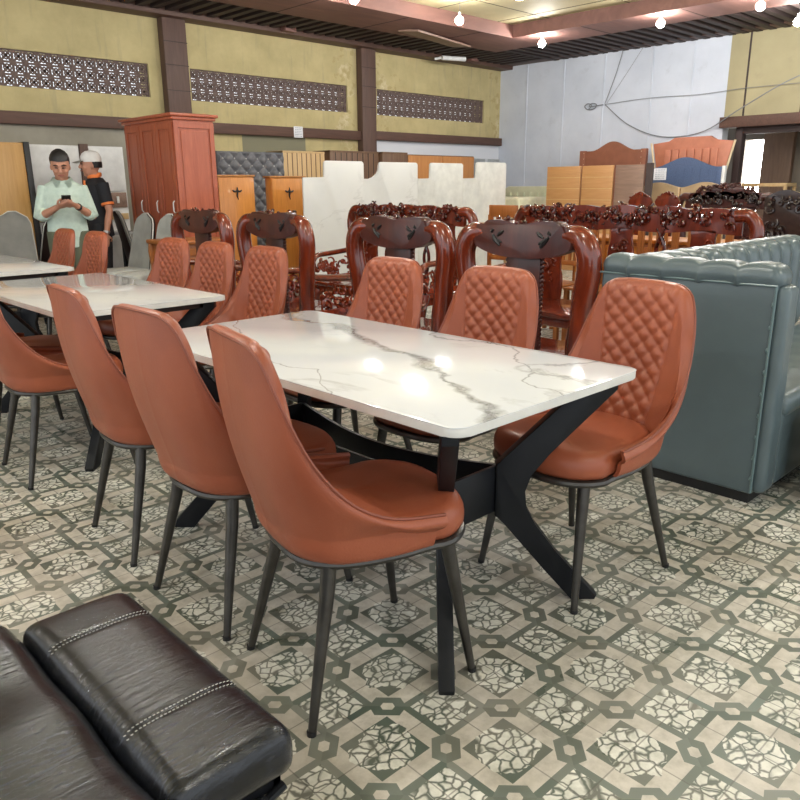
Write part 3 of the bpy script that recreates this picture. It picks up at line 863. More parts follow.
def salon_bench(L, mat, cmat, label, splats, seed, zt=1.10, group=None):
    """back at local x=-.27, faces +x, length along y"""
    root = empty('carved_bench', (0,0,0)); tag(root, label, 'bench', group); H = L/2
    n = int(L*26)
    top = [(-H+.05+(L-.1)*q/60, zt-.012+.022*abs(sin(q/60*pi*5))+.02*sin(pi*q/60)) for q in range(61)]
    bot = [(H-.05-(L-.1)*q/60, zt-.125-.022*abs(cos(q/60*pi*splats))) for q in range(61)]
    mb = MB(); mb.prism(top+bot, 0, -.29, -.25, .006); mb.build('crest_rail', mat, root, 50)
    mb = MB(); curls(mb, [(-.27,-H+.1,zt-.045),(-.27,H-.1,zt-.045)], .06, n*4, seed, (1,0,0), .013, .04)
    mb.build('crest_carving', cmat, root)
    for s in (-1, 1):
        pts = [(-.265, s*(H-.10), zt-.03),(-.27, s*(H-.02), zt-.03),(-.275, s*(H+.03), zt-.10),(-.27, s*(H+.03), zt-.20),(-.265, s*(H-.03), zt-.36),(-.26, s*(H-.06), .54),(-.26, s*(H-.05), .40)]
        mb = MB(); mb.tube(catmull(pts, 28), .043, 12, up=(1,0,0)); mb.build('back_post', mat, root)
        salon_arm(root, s, H+.02, .66, mat, seed+s)
    for i in range(splats):
        y = -H+L*(i+.5)/splats
        o = smooth2([(y-.09,zt-.12),(y-.075,zt-.20),(y-.10,zt-.30),(y-.085,zt-.42),(y-.11,zt-.52),(y-.10,.42)], 16)
        o2 = [(2*y-a, b) for a, b in o][::-1]
        mb = MB(); mb.prism(o+o2, 0, -.275, -.25, .005)
        curls(mb, [(-.245,y,zt-.2),(-.245,y,.5)], .05, 16, seed+i*3, (1,0,0), .009, .008)
        mb.build('splat', mat, root)
        if i < splats-1:
            y2 = y+L/splats/2
            mb = MB(); mb.tube(catmull([(-.262,y2-.03,zt-.12),(-.262,y2+.03,zt-.26),(-.262,y2-.03,zt-.42),(-.262,y2+.02,.42)], 14), .014, 8)
            mb.tube(catmull([(-.262,y2+.03,zt-.12),(-.262,y2-.03,zt-.26),(-.262,y2+.03,zt-.42),(-.262,y2-.02,.42)], 14), .014, 8)
            mb.build('baluster', cmat, root)
    mb = MB(); mb.box(-.31,.30,-H,H,.385,.425,.012).box(-.27,.27,-H+.03,H-.03,.32,.386,.01); mb.build('seat', mat, root)
    for s in (-1, 1):
        for f in (-1, 1):
            mb = MB(); mb.tube(catmull([(f*.24, s*(H-.07), .34), (f*.275, s*(H-.05), .24), (f*.25, s*(H-.07), .10), (f*.285, s*(H-.04), 0)], 12), [.05,.055,.055,.052,.048,.044,.040,.037,.036,.038,.042,.045], 12)
            mb.build('leg', mat, root)
    return root
for i, (x, y, rz, lb) in enumerate([
    (3.25, 2.22, .0, 'carved glossy redwood armchair seen from behind, nearest the teal sofa'),
    (3.26, 3.10, .0, 'carved glossy redwood armchair seen from behind, in front of the smaller carved bench'),
    (3.27, 4.32, .0, 'carved glossy redwood armchair seen from behind, in front of the right black-ornament cupboard'),
    (3.27, 5.28, .0, 'carved glossy redwood armchair seen from behind, nearest the wardrobe')]):
    o = salon_chair(lb, 10+i*7); o.location = (x, y, 0); o.rotation_euler.z = rz
o = salon_bench(1.76, 'redwood', 'carved', 'long carved glossy redwood bench behind the teal sofa', 3, 40, 1.10, 'carved redwood benches'); o.location = (4.60, 2.78, 0); o.rotation_euler.z = pi
o = salon_bench(1.48, 'redwood', 'carved', 'smaller carved glossy redwood bench in front of the white stone slabs', 3, 60, 1.08, 'carved redwood benches'); o.location = (4.60, 4.93, 0); o.rotation_euler.z = pi
o = salon_bench(.95, 'redwood_dark', 'ebony', 'dark carved bench with a high domed crest, left of the bright doorway', 2, 80, 1.16); o.location = (7.80, 3.45, 0); o.rotation_euler.z = pi
top = smooth2([(-.36,1.14),(-.27,1.20),(-.20,1.19),(-.15,1.245),(0,1.26),(.15,1.245),(.20,1.19),(.27,1.20),(.36,1.14)], 40)
mb = MB(); mb.prism(top+[(.36,1.10),(-.36,1.10)], 0, -.30,-.25,.01); curls(mb, [(-.27,-.3,1.18),(-.27,-.12,1.23),(-.27,.12,1.23),(-.27,.3,1.18)], .04, 50, 3, (1,0,0), .012, .03); mb.build('domed_crest', 'redwood_dark', o, 50)
eb = empty('carved_sofa', (6.75, 2.03, 0), pi, 'almost black densely carved sofa at the right edge, behind the teal sofa', 'sofa')
top = [(-.62+1.24*q/50, 1.15+.05*abs(sin(q/50*pi*4))+.03*sin(pi*q/50)) for q in range(51)]
mb = MB(); mb.prism(top+[(.62,.45),(-.62,.45)], 0, -.30, -.25, .006); mb.build('back_board', 'ebony', eb)
mb = MB(); curls(mb, [(-.24,-.55,1.1),(-.24,.55,1.1),(-.24,.55,.9),(-.24,-.55,.9),(-.24,-.55,.7),(-.24,.55,.7)], .07, 150, 9, (1,0,0), .013, .02); mb.build('back_carving', 'ebony', eb)
mb = MB(); mb.box(-.3,.3,-.62,.62,.38,.45,.01); mb.build('seat', 'ebony', eb)
for s in (-1, 1):
    salon_arm(eb, s, .64, .72, 'ebony', 70+s)
    for f in (-1, 1): MB().tube([(f*.24,s*.55,.39),(f*.26,s*.57,.2),(f*.25,s*.56,0)], [.05,.055,.045], 10).build('leg', 'ebony', eb)
# redwood chairs with domed tops, behind the long bench
def domed_chair(x, y, label):
    t = empty('domed_back_chair', (x, y, 0), pi, label, 'chair', 'redwood chairs with domed crests')
    o = smooth2([(-.125,1.10),(-.10,1.145),(-.05,1.175),(0,1.20),(.05,1.175),(.10,1.145),(.125,1.10)], 26)
    mb = MB(); mb.prism(o+[(.115,1.075),(.06,1.03),(.06,.45),(-.06,.45),(-.06,1.03),(-.115,1.075)], 0, -.215, -.185, .004)
    curls(mb, [(-.2,-.1,1.14),(-.2,0,1.18),(-.2,.1,1.14)], .02, 12, int(y*10), (1,0,0), .007, .02)
    mb.build('backrest', 'redwood', t)
    MB().box(-.22,.22,-.115,.115,.42,.45,.01).build('seat', 'redwood', t)
    for s in (-1, 1):
        for f in (-1, 1): MB().box(f*.19-.02,f*.19+.02,s*.09-.02,s*.09+.02,0,.42).build('leg', 'redwood', t)
domed_chair(6.75, 3.80, 'domed redwood chair back just right of the grey-brown wood board')
domed_chair(6.75, 3.52, 'domed redwood chair back below the left end of the blue headboard')

# ------------------------------------------------------------------ orange slat-back chairs and counters behind the long bench
def slat_chair(x, y, label):
    t = empty('slat_back_chair', (x, y, 0), pi, label, 'chair', 'orange wood slat-back chairs')
    MB().box(-.215,-.19,-.165,.165,.98,1.09,.006).build('top_rail', 'salonwood', t)
    for q in range(5):
        yy = -.13+.065*q; MB().box(-.208,-.194,yy-.013,yy+.013,.62,.985).build('slat', 'salonwood', t)
    MB().box(-.212,-.192,-.16,.16,.585,.63,.004).build('lower_rail', 'salonwood', t)
    MB().box(-.2,.21,-.172,.172,.43,.455,.008).build('seat', 'salonwood', t)
    for s in (-1, 1):
        MB().box(-.218,-.188,s*.155-.015,s*.155+.015,0,1.0).build('back_leg', 'salonwood', t)
        MB().box(.16,.195,s*.152-.018,s*.152+.018,0,.43).build('front_leg', 'salonwood', t)
for x, y, lb in [(5.5,4.50,'orange slat-back chair right of the last white slab'), (5.5,4.14,'orange slat-back chair below the pale green mattress'), (5.5,3.75,'orange slat-back chair below the left orange board'), (5.5,3.36,'orange slat-back chair below the right orange board'), (5.5,2.94,'orange slat-back chair below the grey-brown board'), (5.5,2.52,'orange slat-back chair below the blue headboard')]:
    slat_chair(x, y, lb)
t = empty('sideboard', (6.05, 3.55, 0), 0, 'long low orange wood sideboard glimpsed behind the slat-back chairs', 'sideboard')
MB().box(-.22,.22,-1.5,.25,.04,.80,.006).build('body', 'salonwood', t); MB().box(-.24,.24,-1.53,.28,.80,.83,.006).build('top', 'honey', t)
for q in range(4): 
    d = MB().box(-.232,-.221,-1.47+.43*q,-1.07+.43*q,.10,.77,.003).build('door', 'honey', t)
    MB().box(-.245,-.231,-1.10+.43*q,-1.085+.43*q,.42,.52).build('handle', 'steel', d)

# ------------------------------------------------------------------ left part: wardrobe, cupboards, low cabinet
def panel_face(mb, axis, pos, a0, a1, z0, z1, fr=.06, dep=.012, out=-1):
    """frame-and-panel relief on a face perpendicular to axis at pos"""
    def bx(u0, u1, v0, v1, d0, d1):
        lo, hi = sorted((pos+out*d0, pos+out*d1))
        if axis == 0: mb.box(lo, hi, u0, u1, v0, v1, .002, 1)
        else: mb.box(u0, u1, lo, hi, v0, v1, .002, 1)
    bx(a0, a0+fr, z0, z1, 0, dep); bx(a1-fr, a1, z0, z1, 0, dep)
    bx(a0+fr, a1-fr, z0, z0+fr*1.3, 0, dep); bx(a0+fr, a1-fr, z1-fr*1.1, z1, 0, dep)
    bx(a0+fr+.025, a1-fr-.025, z0+fr*1.3+.025, z1-fr*1.1-.025, 0, dep*.55)
wr_ = empty('wardrobe', (3.78, 7.04, 0), 0, 'tall reddish wood three-door wardrobe with a moulded top, behind the orange chairs', 'wardrobe')
W_, D_, H_ = 1.06, .44, 1.90
MB().box(0.005, D_, 0.005, W_, .06, H_).build('body', 'wardrobe', wr_)
mb = MB(); mb.box(-.02, D_+.02, -.02, W_+.02, H_, H_+.03, .006).box(-.045, D_+.04, -.045, W_+.04, H_+.03, H_+.06, .008); mb.build('cornice', 'wardrobe', wr_)
MB().box(0.0, D_, 0.0, W_, 0, .08, .004).build('base', 'wardrobe', wr_)
for q in range(3):
    mb = MB(); panel_face(mb, 0, .004, .02+.345*q, .355+.345*q, .10, H_-.02, .055); d = mb.build('door', 'wardrobe', wr_)
    MB().tube([(-.015,.07+.345*q,1.02),(-.03,.07+.345*q,1.04),(-.03,.07+.345*q,1.12),(-.015,.07+.345*q,1.14)], .006, 8).build('handle', 'handle', d, label='pale handle')
mb = MB(); panel_face(mb, 1, .004, .0, D_, .62, H_-.02, .05); panel_face(mb, 1, .004, .0, D_, .08, .56, .05); mb.build('side_panel', 'wardrobe', wr_)
def cupboard(x0, x1, y0, dz, h, label):
    t = empty('cupboard', ((x0+x1)/2, y0, 0), 0, label, 'cupboard', 'honey wood cupboards with black ornaments')
    hw = (x1-x0)/2
    MB().box(-hw, hw, 0.005, dz, .02, h-.02, .003).build('body', 'honey', t)
    MB().box(-hw-.025, hw+.012, -.015, dz+.01, h-.02, h, .004).build('top', 'orangewood', t)
    d = MB().box(-hw+.004, hw-.004, -.014, .004, .05, h-.03, .004).build('door', 'honey', t)
    mb = MB(); z = h-.17
    mb.tube(catmull([(-.06,-.018,z+.005),(-.03,-.02,z-.012),(0,-.02,z),(.03,-.02,z-.012),(.06,-.018,z+.005)], 12), [.004]+[.010]*10+[.004], 6)
    mb.tube([(0,-.02,z+.04),(.004,-.02,z),(-.004,-.02,z-.06),(.01,-.018,z-.10)], [.004,.011,.009,.003], 6).ball((0,-.02,z), .016, 1)
    mb.build('ornament', 'blackplastic', d, label='black metal ornament')
cupboard(4.56, 5.03, 7.6, .35, 1.40, 'honey wood cupboard with black ornament, standing next to the reddish wardrobe')
cupboard(5.27, 5.76, 7.6, .12, 1.39, 'honey wood cupboard with black ornament, touching the white stone slabs')
t = empty('cabinet', (5.90, 7.50, 0), 0, 'narrow low orange wood cabinet between cupboard and white slabs', 'cabinet')
MB().box(-.07,.07,-.05,.3,0,.76,.004).build('body', 'orangewood', t); MB().box(-.085,.085,-.065,.31,.76,.785,.004).build('top', 'orangewood', t)
t = empty('cabinet', (3.15, 6.02, 0), 0, 'low carved orange wood cabinet behind the quilted chairs of the middle table', 'cabinet')
MB().box(0,.55,0,.42,.05,.79,.004).build('body', 'salonwood', t)
MB().box(-.035,.58,-.03,.45,.79,.825,.008).build('top', 'salonwood', t)
mb = MB(); panel_face(mb, 1, .002, .03, .52, .12, .76, .06); mb.build('front_panel', 'salonwood', t)
for yy in (0,.42): 
    mb = MB(); mb.tube([(0,yy,0),(0,yy,.1),(0,yy,.3),(0,yy,.6),(0,yy,.72),(0,yy,.79)], [.03,.022,.03,.022,.034,.026], 12); mb.build('corner_post', 'salonwood', t)

# oak wardrobe, white kitchen units at the far left, paper notice
t = empty('wardrobe', (2.2, 8.88, 0), 0, 'pale oak wardrobe cut by the left photo edge, black side panel', 'wardrobe')
MB().box(-.9,.80,0.01,.5,0,1.74,.003).build('body', 'oak', t)
MB().box(.80,.86,-.01,.5,0,1.75,.003).build('side_panel', 'blackplastic', t, label='black side panel')
for q in range(4):
    x0 = -.88+.42*q; d = MB().box(x0, x0+.405, -.012, .009, .04, 1.72, .004).build('door', 'oak', t)
    xx = x0+(.375 if q % 2 == 0 else .03); mb = MB(); mb.box(xx-.012, xx+.012, -.03, -.012, 1.25, 1.36, .004); mb.build('handle', 'handle', d)
t = empty('wall_cabinet', (3.60, 9.14, 0), 0, 'white display cupboard with brown drawer band behind the two men', 'cabinet')
MB().box(-.52,.62,0,.2,0,1.74,.003).build('body', 'white', t)
for q in range(2):
    a = -.50+.70*q; MB().box(a, a+(.58 if q == 0 else .40), -.02, 0, 1.23, 1.72, .004).build('door', 'white', t)
MB().box(.09,.19,-.035,0,.9,1.76,.003).build('post', 'trim_v', t, label='dark brown post')
for q in range(2):
    a = -.50+.70*q; d = MB().box(a, a+(.58 if q == 0 else .40), -.025, 0, 1.04, 1.215, .004).build('drawer', 'greywood', t)
    MB().box(a+.27,a+.30,-.04,-.024,1.09,1.17,.003).build('handle', 'handle', d)
MB().box(-.5,.6,-.03,0,.90,.97,.003).build('shelf', 'pine', t, label='pale wood shelf')
def notice(name, o, w_, h_, label, lines=6, hd=True):
    t = MB().box(-w_/2, w_/2, -.0015, .0015, -h_/2, h_/2).build(name, 'paper'); tag(t, label, 'notice')
    rr = random.Random(5); mb = MB()
    for q in range(lines):
        z = h_/2-(q+.9)*h_/(lines+.8); x = -w_*.38
        while x < w_*.36:
            l = rr.uniform(.08,.2)*w_; mb.box(x, min(x+l, w_*.4), -.0025, -.0015, z-h_*.02, z+h_*.02); x += l+w_*.04
    mb.build('print_lines', 'ink', t, label='faint grey print')
    t.matrix_world = o; return t
notice('paper_notice', Matrix.Translation((7.03, YW-.0912, 2.035)), .16, .155, 'white printed paper stuck on the brown wall rail')

# board row along the yellow wall
def board(name, x0, x1, y, h, mat, label, cat='board', lean=.0, th=.03, grooves=0, group=None):
    t = empty(name, ((x0+x1)/2, y, 0), 0, label, cat, group); hw = (x1-x0)/2
    MB().box(-hw, hw, 0, th, 0, h, .004).build('panel', mat, t)
    if grooves:
        mb = MB()
        for q in range(1, grooves): xx = -hw+2*hw*q/grooves; mb.box(xx-.006, xx+.006, -.003, .001, .02, h-.02)
        mb.build('grooves', 'walnut' if mat != 'walnut' else 'slat', t, label='dark grooves')
    MB().box(-hw, hw, -.004, th+.004, h-.025, h+.004, .003).build('top_edge', mat, t)
    return t
board('tall_cabinet', 6.42, 7.16, 8.95, 1.745, 'pine', 'pale slatted wood panel behind the cupboards, right of the grey headboard', 'panel', grooves=9, th=.4)
board('tall_cabinet', 7.26, 8.22, 8.95, 1.77, 'walnut', 'greyish brown slatted wood panel below the brown post', 'panel', grooves=9, th=.4)
board('tall_cabinet', 8.26, 8.80, 8.90, 1.77, 'walnut', 'plain dark brown wardrobe side left of the orange doors', 'panel', th=.45)
t = empty('wardrobe', (9.62, 8.92, 0), 0, 'orange wood two-door wardrobe below the right vent', 'wardrobe')
MB().box(-.80,.82,0.005,.45,0,1.75,.003).build('body', 'walnut', t)
for q in range(2):
    MB().box(-.79+.81*q,.0+.81*q,-.015,.005,.04,1.735,.004).build('door', 'orangewood', t)
for i, (x0, x1) in enumerate(((10.50,10.82),(10.90,11.25))):
    mb = MB(); rows = []
    for a in range(13):
        rows.append([(x0+(x1-x0)*b/8+.01*sin(a*1.7+b), 9.0+.02*sin(a*2.3+b*1.9+i), 1.72*a/12-.0) for b in range(9)])
    V_ = mb.grid(rows); bmesh.ops.solidify(mb.bm, geom=mb.bm.faces[:], thickness=.05)
    tag(mb.build('wrapped_panel', 'plastic_wrap', sharp=60), ('plastic-wrapped panel beside the orange wardrobe', 'plastic-wrapped panel nearest the far wall corner')[i], 'panel', 'plastic-wrapped panels')
# tufted grey headboard
t = empty('headboard', (5.66, 8.62, 0), 0, 'tall grey velvet headboard with deep button tufting', 'headboard')
mb = MB(); rows = []; nx, nz = 96, 120
for a in range(nz+1):
    z = .35+1.35*a/nz; row = []
    for b in range(nx+1):
        x = -.50+1.0*b/nx; p, q = x/.17, z/.17
        d = abs(sin(pi*(p+q)))*abs(sin(pi*(p-q))); e = min(1, min(.5-abs(x), 1.70-z)/.02)
        row.append((x, -.05-.045*(d**.5)*max(0, e), z))
    rows.append(row)
mb.grid(rows); mb.box(-.5,.5,-.05,.06,.35,1.70); o = mb.build('padded_front', 'grey_velvet', t, 60)
mb = MB()
for a in range(4, 20):
    for b in range(-6, 7):
        if (a+b) % 2 == 0:
            x, z = b*.085, a*.085
            if .40 < z < 1.68 and abs(x) < .49: mb.ball((x, -.055, z), .011, 1)
mb.build('buttons', 'steel', o, label='shiny buttons')
for s in (-1, 1): MB().box(s*.4-.04, s*.4+.04, 0, .05, 0, .36).build('leg', 'walnut', t)

# leaning white stone slabs
def slab(x0, x1, xs, zt, zs, y, mat, label, torn=False):
    r = .035; o = [(x0, 0), (x1, 0)]
    for q in range(5): a = pi/2*q/4; o.append((x1-r+r*cos(a), zt-r+r*sin(a)))
    for q in range(5): a = pi/2+pi/2*q/4; o.append((xs+r+r*cos(a), zt-r+r*sin(a)))
    if torn: o += [(xs-.004,zt-.09),(xs-.035,zs+.05),(xs-.10,zs+.01),(xs-.17,zs-.01)]
    else: o += [(xs, zs+.01), (xs-.01, zs)]
    for q in range(4): a = pi/2+pi/2*q/3; o.append((x0+.02+.02*cos(a), zs-.02+.02*sin(a)))
    t = MB(); t.prism(o, 1, -.012, .012, .003); t.xform(Matrix.Translation((-(x0+x1)/2, 0, 0)))
    ob = t.build('stone_slab', mat, None, 50, loc=((x0+x1)/2, y, 0)); tag(ob, label, 'slab', 'white stone slabs')
slab(5.20, 6.09, 5.50, 1.545, 1.365, 6.90, 'slab', 'white notched stone slab with a torn corner, leftmost of the four')
slab(6.05, 7.03, 6.37, 1.545, 1.355, 6.94, 'slab', 'white veined notched slab, second from the left of the four', True)
slab(7.00, 7.94, 7.30, 1.550, 1.355, 6.98, 'slab_plain', 'plain off-white notched slab, third from the left of the four')
slab(7.90, 8.92, 8.26, 1.575, 1.360, 7.02, 'slab_plain', 'plain off-white notched slab, rightmost of the four')

# ------------------------------------------------------------------ headboards along the white wall (faces look towards -X)
def YZ(mb): return mb
def arch(hw, z0, zs, zp, n=30, fl=.25):
    o = []
    for q in range(n+1):
        y = -hw+2*hw*q/n; f = max(0, 1-abs(y)/(hw*(1-fl))); o.append((y, zs+(zp-zs)*(f*f*(3-2*f))))
    return o
t = empty('headboard', (11.45, 6.83, 0), 0, 'brown headboard with a low arched top and studded ends', 'headboard')
mb = MB(); mb.prism(arch(.52,0,1.80,1.94)+[(.52,.5),(-.52,.5)], 0, 0, .05, .008); mb.build('panel', 'hb_brown', t, 50)
for s in (-1, 1):
    p = MB().box(-.012,.06,s*.56-.05,s*.56+.05,0,1.81,.008).build('side_post', 'hb_brown', t)
    mb = MB()
    for q in range(14): mb.ball((-.014, s*.525, .6+.09*q), .007, 1)
    mb.build('studs', 'gold', p, label='small studs')
t = empty('headboard', (11.32, 5.43, 0), 0, 'orange channelled headboard with flared sides and pale gold edging, the tallest one', 'headboard')
o_ = [(-.42,.5),(-.47,1.0),(-.53,1.45),(-.62,1.86),(-.48,1.875),(-.36,1.88),(-.28,1.94),(.28,1.94),(.36,1.88),(.48,1.875),(.62,1.86),(.53,1.45),(.47,1.0),(.42,.5)]
mb = MB(); mb.prism(o_[::-1], 0, 0, .06, .008); mb.build('panel', 'hb_orange', t, 50)
for q in range(7):
    y = -.36+.12*q; mb = MB(); roundbox(mb, (-.01, y, 1.25), (.02,.056,.52), .018, (3,5,8)); mb.build('channel', 'hb_orange', t)
for s in (-1, 1):
    mb = MB(); mb.tube([(-.01,s*.44,.5),(-.01,s*.495,1.0),(-.01,s*.555,1.45),(-.01,s*.645,1.87)], .016, 8); mb.build('edging', 'gold', t, label='pale gold edging')
    MB().box(0,.05,s*.36-.03,s*.36+.03,0,.52).build('leg', 'walnut', t)
t = empty('headboard', (10.95, 5.33, 0), 0, 'blue quilted headboard with arched top, white side posts and a paper sheet', 'headboard')
mb = MB(); mb.prism(arch(.55,0,1.50,1.64,30,.1)+[(.55,.5),(-.55,.5)], 0, 0, .05, .006)
bl = mb.build('panel', 'hb_blue', t, 50)
mb = MB()
for q in range(9):
    y = -.48+.12*q; mb.box(-.004,0.001,y-.003,y+.003,.55,1.48)
mb.build('stitch_lines', 'hb_blue', bl)
for s in (-1, 1): MB().box(-.015,.055,s*.58-.022,s*.58+.022,0,1.51,.005).build('side_post', 'white', t, label='white side post')
MB().box(-.018,.03,-.60,.60,.45,.52,.004).build('rail', 'white', t)
n_ = notice('price_sheet', Matrix.Translation((10.942, 5.70, 1.41)) @ Matrix.Rotation(-pi/2+.0, 4, 'Z'), .20, .17, 'white printed sheet taped on the left of the blue headboard', 5)
t = empty('bed', (10.2, 5.1, 0), 0, 'tan upholstered bed with two low rounded head cushions in front of the blue headboard', 'bed')
MB().box(-.06,.28,-.68,.68,0,.55,.02).build('base', 'tan_fabric', t)
for s in (-1, 1):
    mb = MB(); mb.prism([(s*.34+a, b) for a, b in arch(.335,0,1.22,1.29,20,.0)]+[(s*.34+.335,.5),(s*.34-.335,.5)], 0, .2, .3, .02); mb.build('head_cushion', 'tan_fabric', t)
t = empty('bed', (10.6, 7.95, 0), 0, 'pale green upholstered bedhead with cream mattress beside the white slabs', 'bed')
mb = MB(); mb.prism([(-.55,.9),(.55,.9),(.55,1.17),(.40,1.245),(-.40,1.245),(-.55,1.17)], 0, .1, .2, .01)
for q in range(8): mb.tube([(.095,-.49+.14*q,.95),(.095,-.49+.14*q,1.15)], .02, 8)
mb.build('bedhead', 'sage', t, 50)
MB().box(-.8,.1,-.52,.52,.62,1.08,.05,3).build('mattress', 'cream', t); MB().box(-.82,.12,-.54,.54,0,.62,.01).build('base', 'pine', t)
def yboard(x, y0, y1, h, mat, label, seams=0, group='upright wood boards'):
    t = empty('wood_board', (x, (y0+y1)/2, 0), 0, label, 'board', group); hw = (y1-y0)/2
    p = MB().box(0,.035,-hw,hw,0,h,.003).build('panel', mat, t)
    if seams:
        mb = MB()
        for q in range(1, seams+1): z = h-q*.16; mb.box(-.002,.001,-hw+.004,hw-.004,z-.004,z+.004)
        mb.build('plank_joint', 'pine', p)
yboard(9.98, 6.46, 7.05, 1.53, 'orangewood_h', 'upright orange wood board left of its twin, in front of the brown headboard', 5)
yboard(9.98, 5.92, 6.43, 1.53, 'orangewood_h', 'upright orange wood board right of its twin, in front of the brown headboard', 5)
yboard(9.98, 5.44, 5.88, 1.53, 'greywood', 'upright grey-brown wood board right of the two orange ones', 0)
yboard(10.15, 6.9, 7.16, 1.53, 'walnut', 'dark brown board edge just left of the orange boards', 0)
MB_ = MB().box(-.02,.02,-.05,.05,0,1.55,.003); tag(MB_.build('wood_board', 'slat', loc=(10.03,5.38,0), rz=.3), 'thin dark board standing right of the grey-brown board', 'board', 'upright wood boards')
t = empty('frame_table', (12.3, 4.62, 0), 0, 'pale bare wood table frame standing in the doorway', 'table')
mb = MB(); mb.box(-.2,.2,-.33,.33,1.22,1.27,.003); mb.build('top_rail', 'pine', t)
for s in (-1, 1):
    for f in (-1, 1): MB().box(f*.18-.02,f*.18+.02,s*.31-.02,s*.31+.02,0,1.22).build('leg', 'pine', t)
# cables across the white wall
def cable(pts, r, label, n=40):
    tag(MB().tube(catmull(pts, n), r, 6).build('cable', 'wire'), label, 'cable', 'loose cables on the end wall')
X_ = XW-.03
cable([(X_,7.22,2.55),(X_,6.75,2.20),(X_,6.15,1.99),(X_,5.5,2.03),(11.6,4.9,2.30),(11.5,4.35,2.56),(11.5,4.0,2.70)], .0075, 'thick grey cable sagging across the white wall over the headboards')
cable([(X_,7.22,2.55),(X_,6.4,2.585),(X_,5.6,2.57),(X_,4.9,2.60),(X_,4.0,2.60)], .004, 'thin pale cable running almost level across the white wall')
cable([(X_,6.95,3.34),(X_,7.05,3.0),(X_,7.22,2.56)], .006, 'grey cable dropping from the ceiling to the tangle')
cable([(X_,6.60,3.34),(X_,6.85,3.0),(X_,7.18,2.57)], .003, 'thin cable dropping from the ceiling to the tangle')
cable([(X_,7.25,2.55)]+[(X_+.0*q, 7.42+.09*cos(q*1.3)+.02*q, 2.535+.05*sin(q*1.3)) for q in range(9)], .008, 'tangled cable end on the white wall')

# ------------------------------------------------------------------ upholstered chairs by the wall
def shell_chair(x, y, rz, front, shell, label, h=1.02, group='grey and brown dining chairs'):
    t = empty('upholstered_chair', (x, y, 0), rz, label, 'chair', group)
    def face(dx):
        rows = []
        for a in range(13):
            f = a/12; z = .42+(h-.42)*f; hw = .20-.055*f; hw *= sqrt(max(.05, 1-max(0, (f-.8)/.2)**2.2)) if f > .8 else 1
            xx = -.19-.14*f; rows.append([(xx+dx-.035*(1-(2*b/10-1)**2)*.6, hw*(2*b/10-1), z) for b in range(11)])
        return rows
    mb = MB(); mb.grid(face(.03)); bmesh.ops.solidify(mb.bm, geom=mb.bm.faces[:], thickness=.03); fr = mb.build('backrest', front, t, 60)
    mb = MB(); mb.grid(face(-.015)); bmesh.ops.solidify(mb.bm, geom=mb.bm.faces[:], thickness=.035); mb.build('back_shell', shell, t, 60)
    F = face(.01); e = [r[0] for r in F]+F[-1][1:-1]+[r[-1] for r in F[::-1]]
    MB().tube(e, .007, 6).build('piping', 'white_pipe', fr, label='white piping')
    mb = MB(); mb.prism(rrect(-.21,.23,-.21,.21,.07), 2, .43,.49,.02); mb.build('seat', front, t)
    mb = MB(); mb.prism(rrect(-.2,.22,-.2,.2,.06), 2, .39,.43,.01); mb.build('seat_pan', shell, t)
    for s in (-1, 1):
        for f in (-1, 1): MB().tube([(f*.15,s*.15,.40),(f*.2,s*.19,0)], [.018,.011], 8).build('leg', 'blackmetal', t)
shell_chair(3.25, 7.32, pi+.1, 'grey_leather', 'brown_leather', 'light grey chair with dark shell left of the wardrobe foot')
shell_chair(3.27, 6.86, pi+.1, 'grey_leather', 'brown_leather', 'light grey chair directly in front of the wardrobe')
shell_chair(4.05, 8.34, -.2, 'grey_leather', 'brown_leather', 'chair turned to show its dark shell, beside the black-polo man')
shell_chair(1.98, 7.98, FACE_CAM+.2, 'taupe_leather', 'brown_leather', 'taupe chair with white piping, partly cut by the left photo edge', 1.06)
shell_chair(2.28, 7.48, FACE_CAM+.25, 'taupe_leather', 'brown_leather', 'taupe chair with white piping left of the man in sage shirt', 1.06)
shell_chair(2.72, 7.98, 1.9, 'brown_leather', 'brown_leather', 'dark brown chair back edged in white, beside the taupe chairs', 1.02)
t = empty('display_table', (3.1, 8.80, 0), 0, 'long white-topped table behind the two men', 'table')
MB().box(-.02,1.05,-.20,.20,.745,.775,.004).build('top', 'marble_grey', t)
for s in (.05, .95):
    for f in (-.18, .18): MB().box(s-.025,s+.025,f-.025,f+.025,0,.745).build('leg', 'blackmetal', t)
t = empty('wooden_chair', (3.30, 8.36, 0), pi/2, 'small tan wooden chair back between the two men', 'chair')
MB().box(-.02,.0,-.13,.13,.62,.93,.02).build('backrest', 'orangewood', t); MB().box(-.02,.3,-.15,.15,.43,.46,.01).build('seat', 'orangewood', t)
for s in (-1, 1):
    for f in (0,.27): MB().box(f-.015,f+.015,s*.13-.015,s*.13+.015,0,.62 if f == 0 else .43).build('leg', 'orangewood', t)

# ------------------------------------------------------------------ people
def fuse(mb, name, mat, parent, vox, smooth=4):
    """merge overlapping limbs into one continuous skin"""
    bmesh.ops.recalc_face_normals(mb.bm, faces=mb.bm.faces[:])
    me = bpy.data.meshes.new('tmp'); mb.bm.to_mesh(me); mb.bm.free()
    ob = bpy.data.objects.new('tmp', me); col.objects.link(ob)
    md = ob.modifiers.new('r', 'REMESH'); md.mode = 'VOXEL'; md.voxel_size = vox
    sm = ob.modifiers.new('s', 'SMOOTH'); sm.factor = .5; sm.iterations = smooth
    bpy.context.view_layer.update()
    dg = bpy.context.evaluated_depsgraph_get()
    m2 = bpy.data.meshes.new_from_object(ob.evaluated_get(dg)); m2.name = name
    bpy.data.objects.remove(ob); m2.materials.clear(); m2.materials.append(M[mat])
    for p in m2.polygons: p.use_smooth = True
    o = bpy.data.objects.new(name, m2); col.objects.link(o); o.parent = parent
    return o
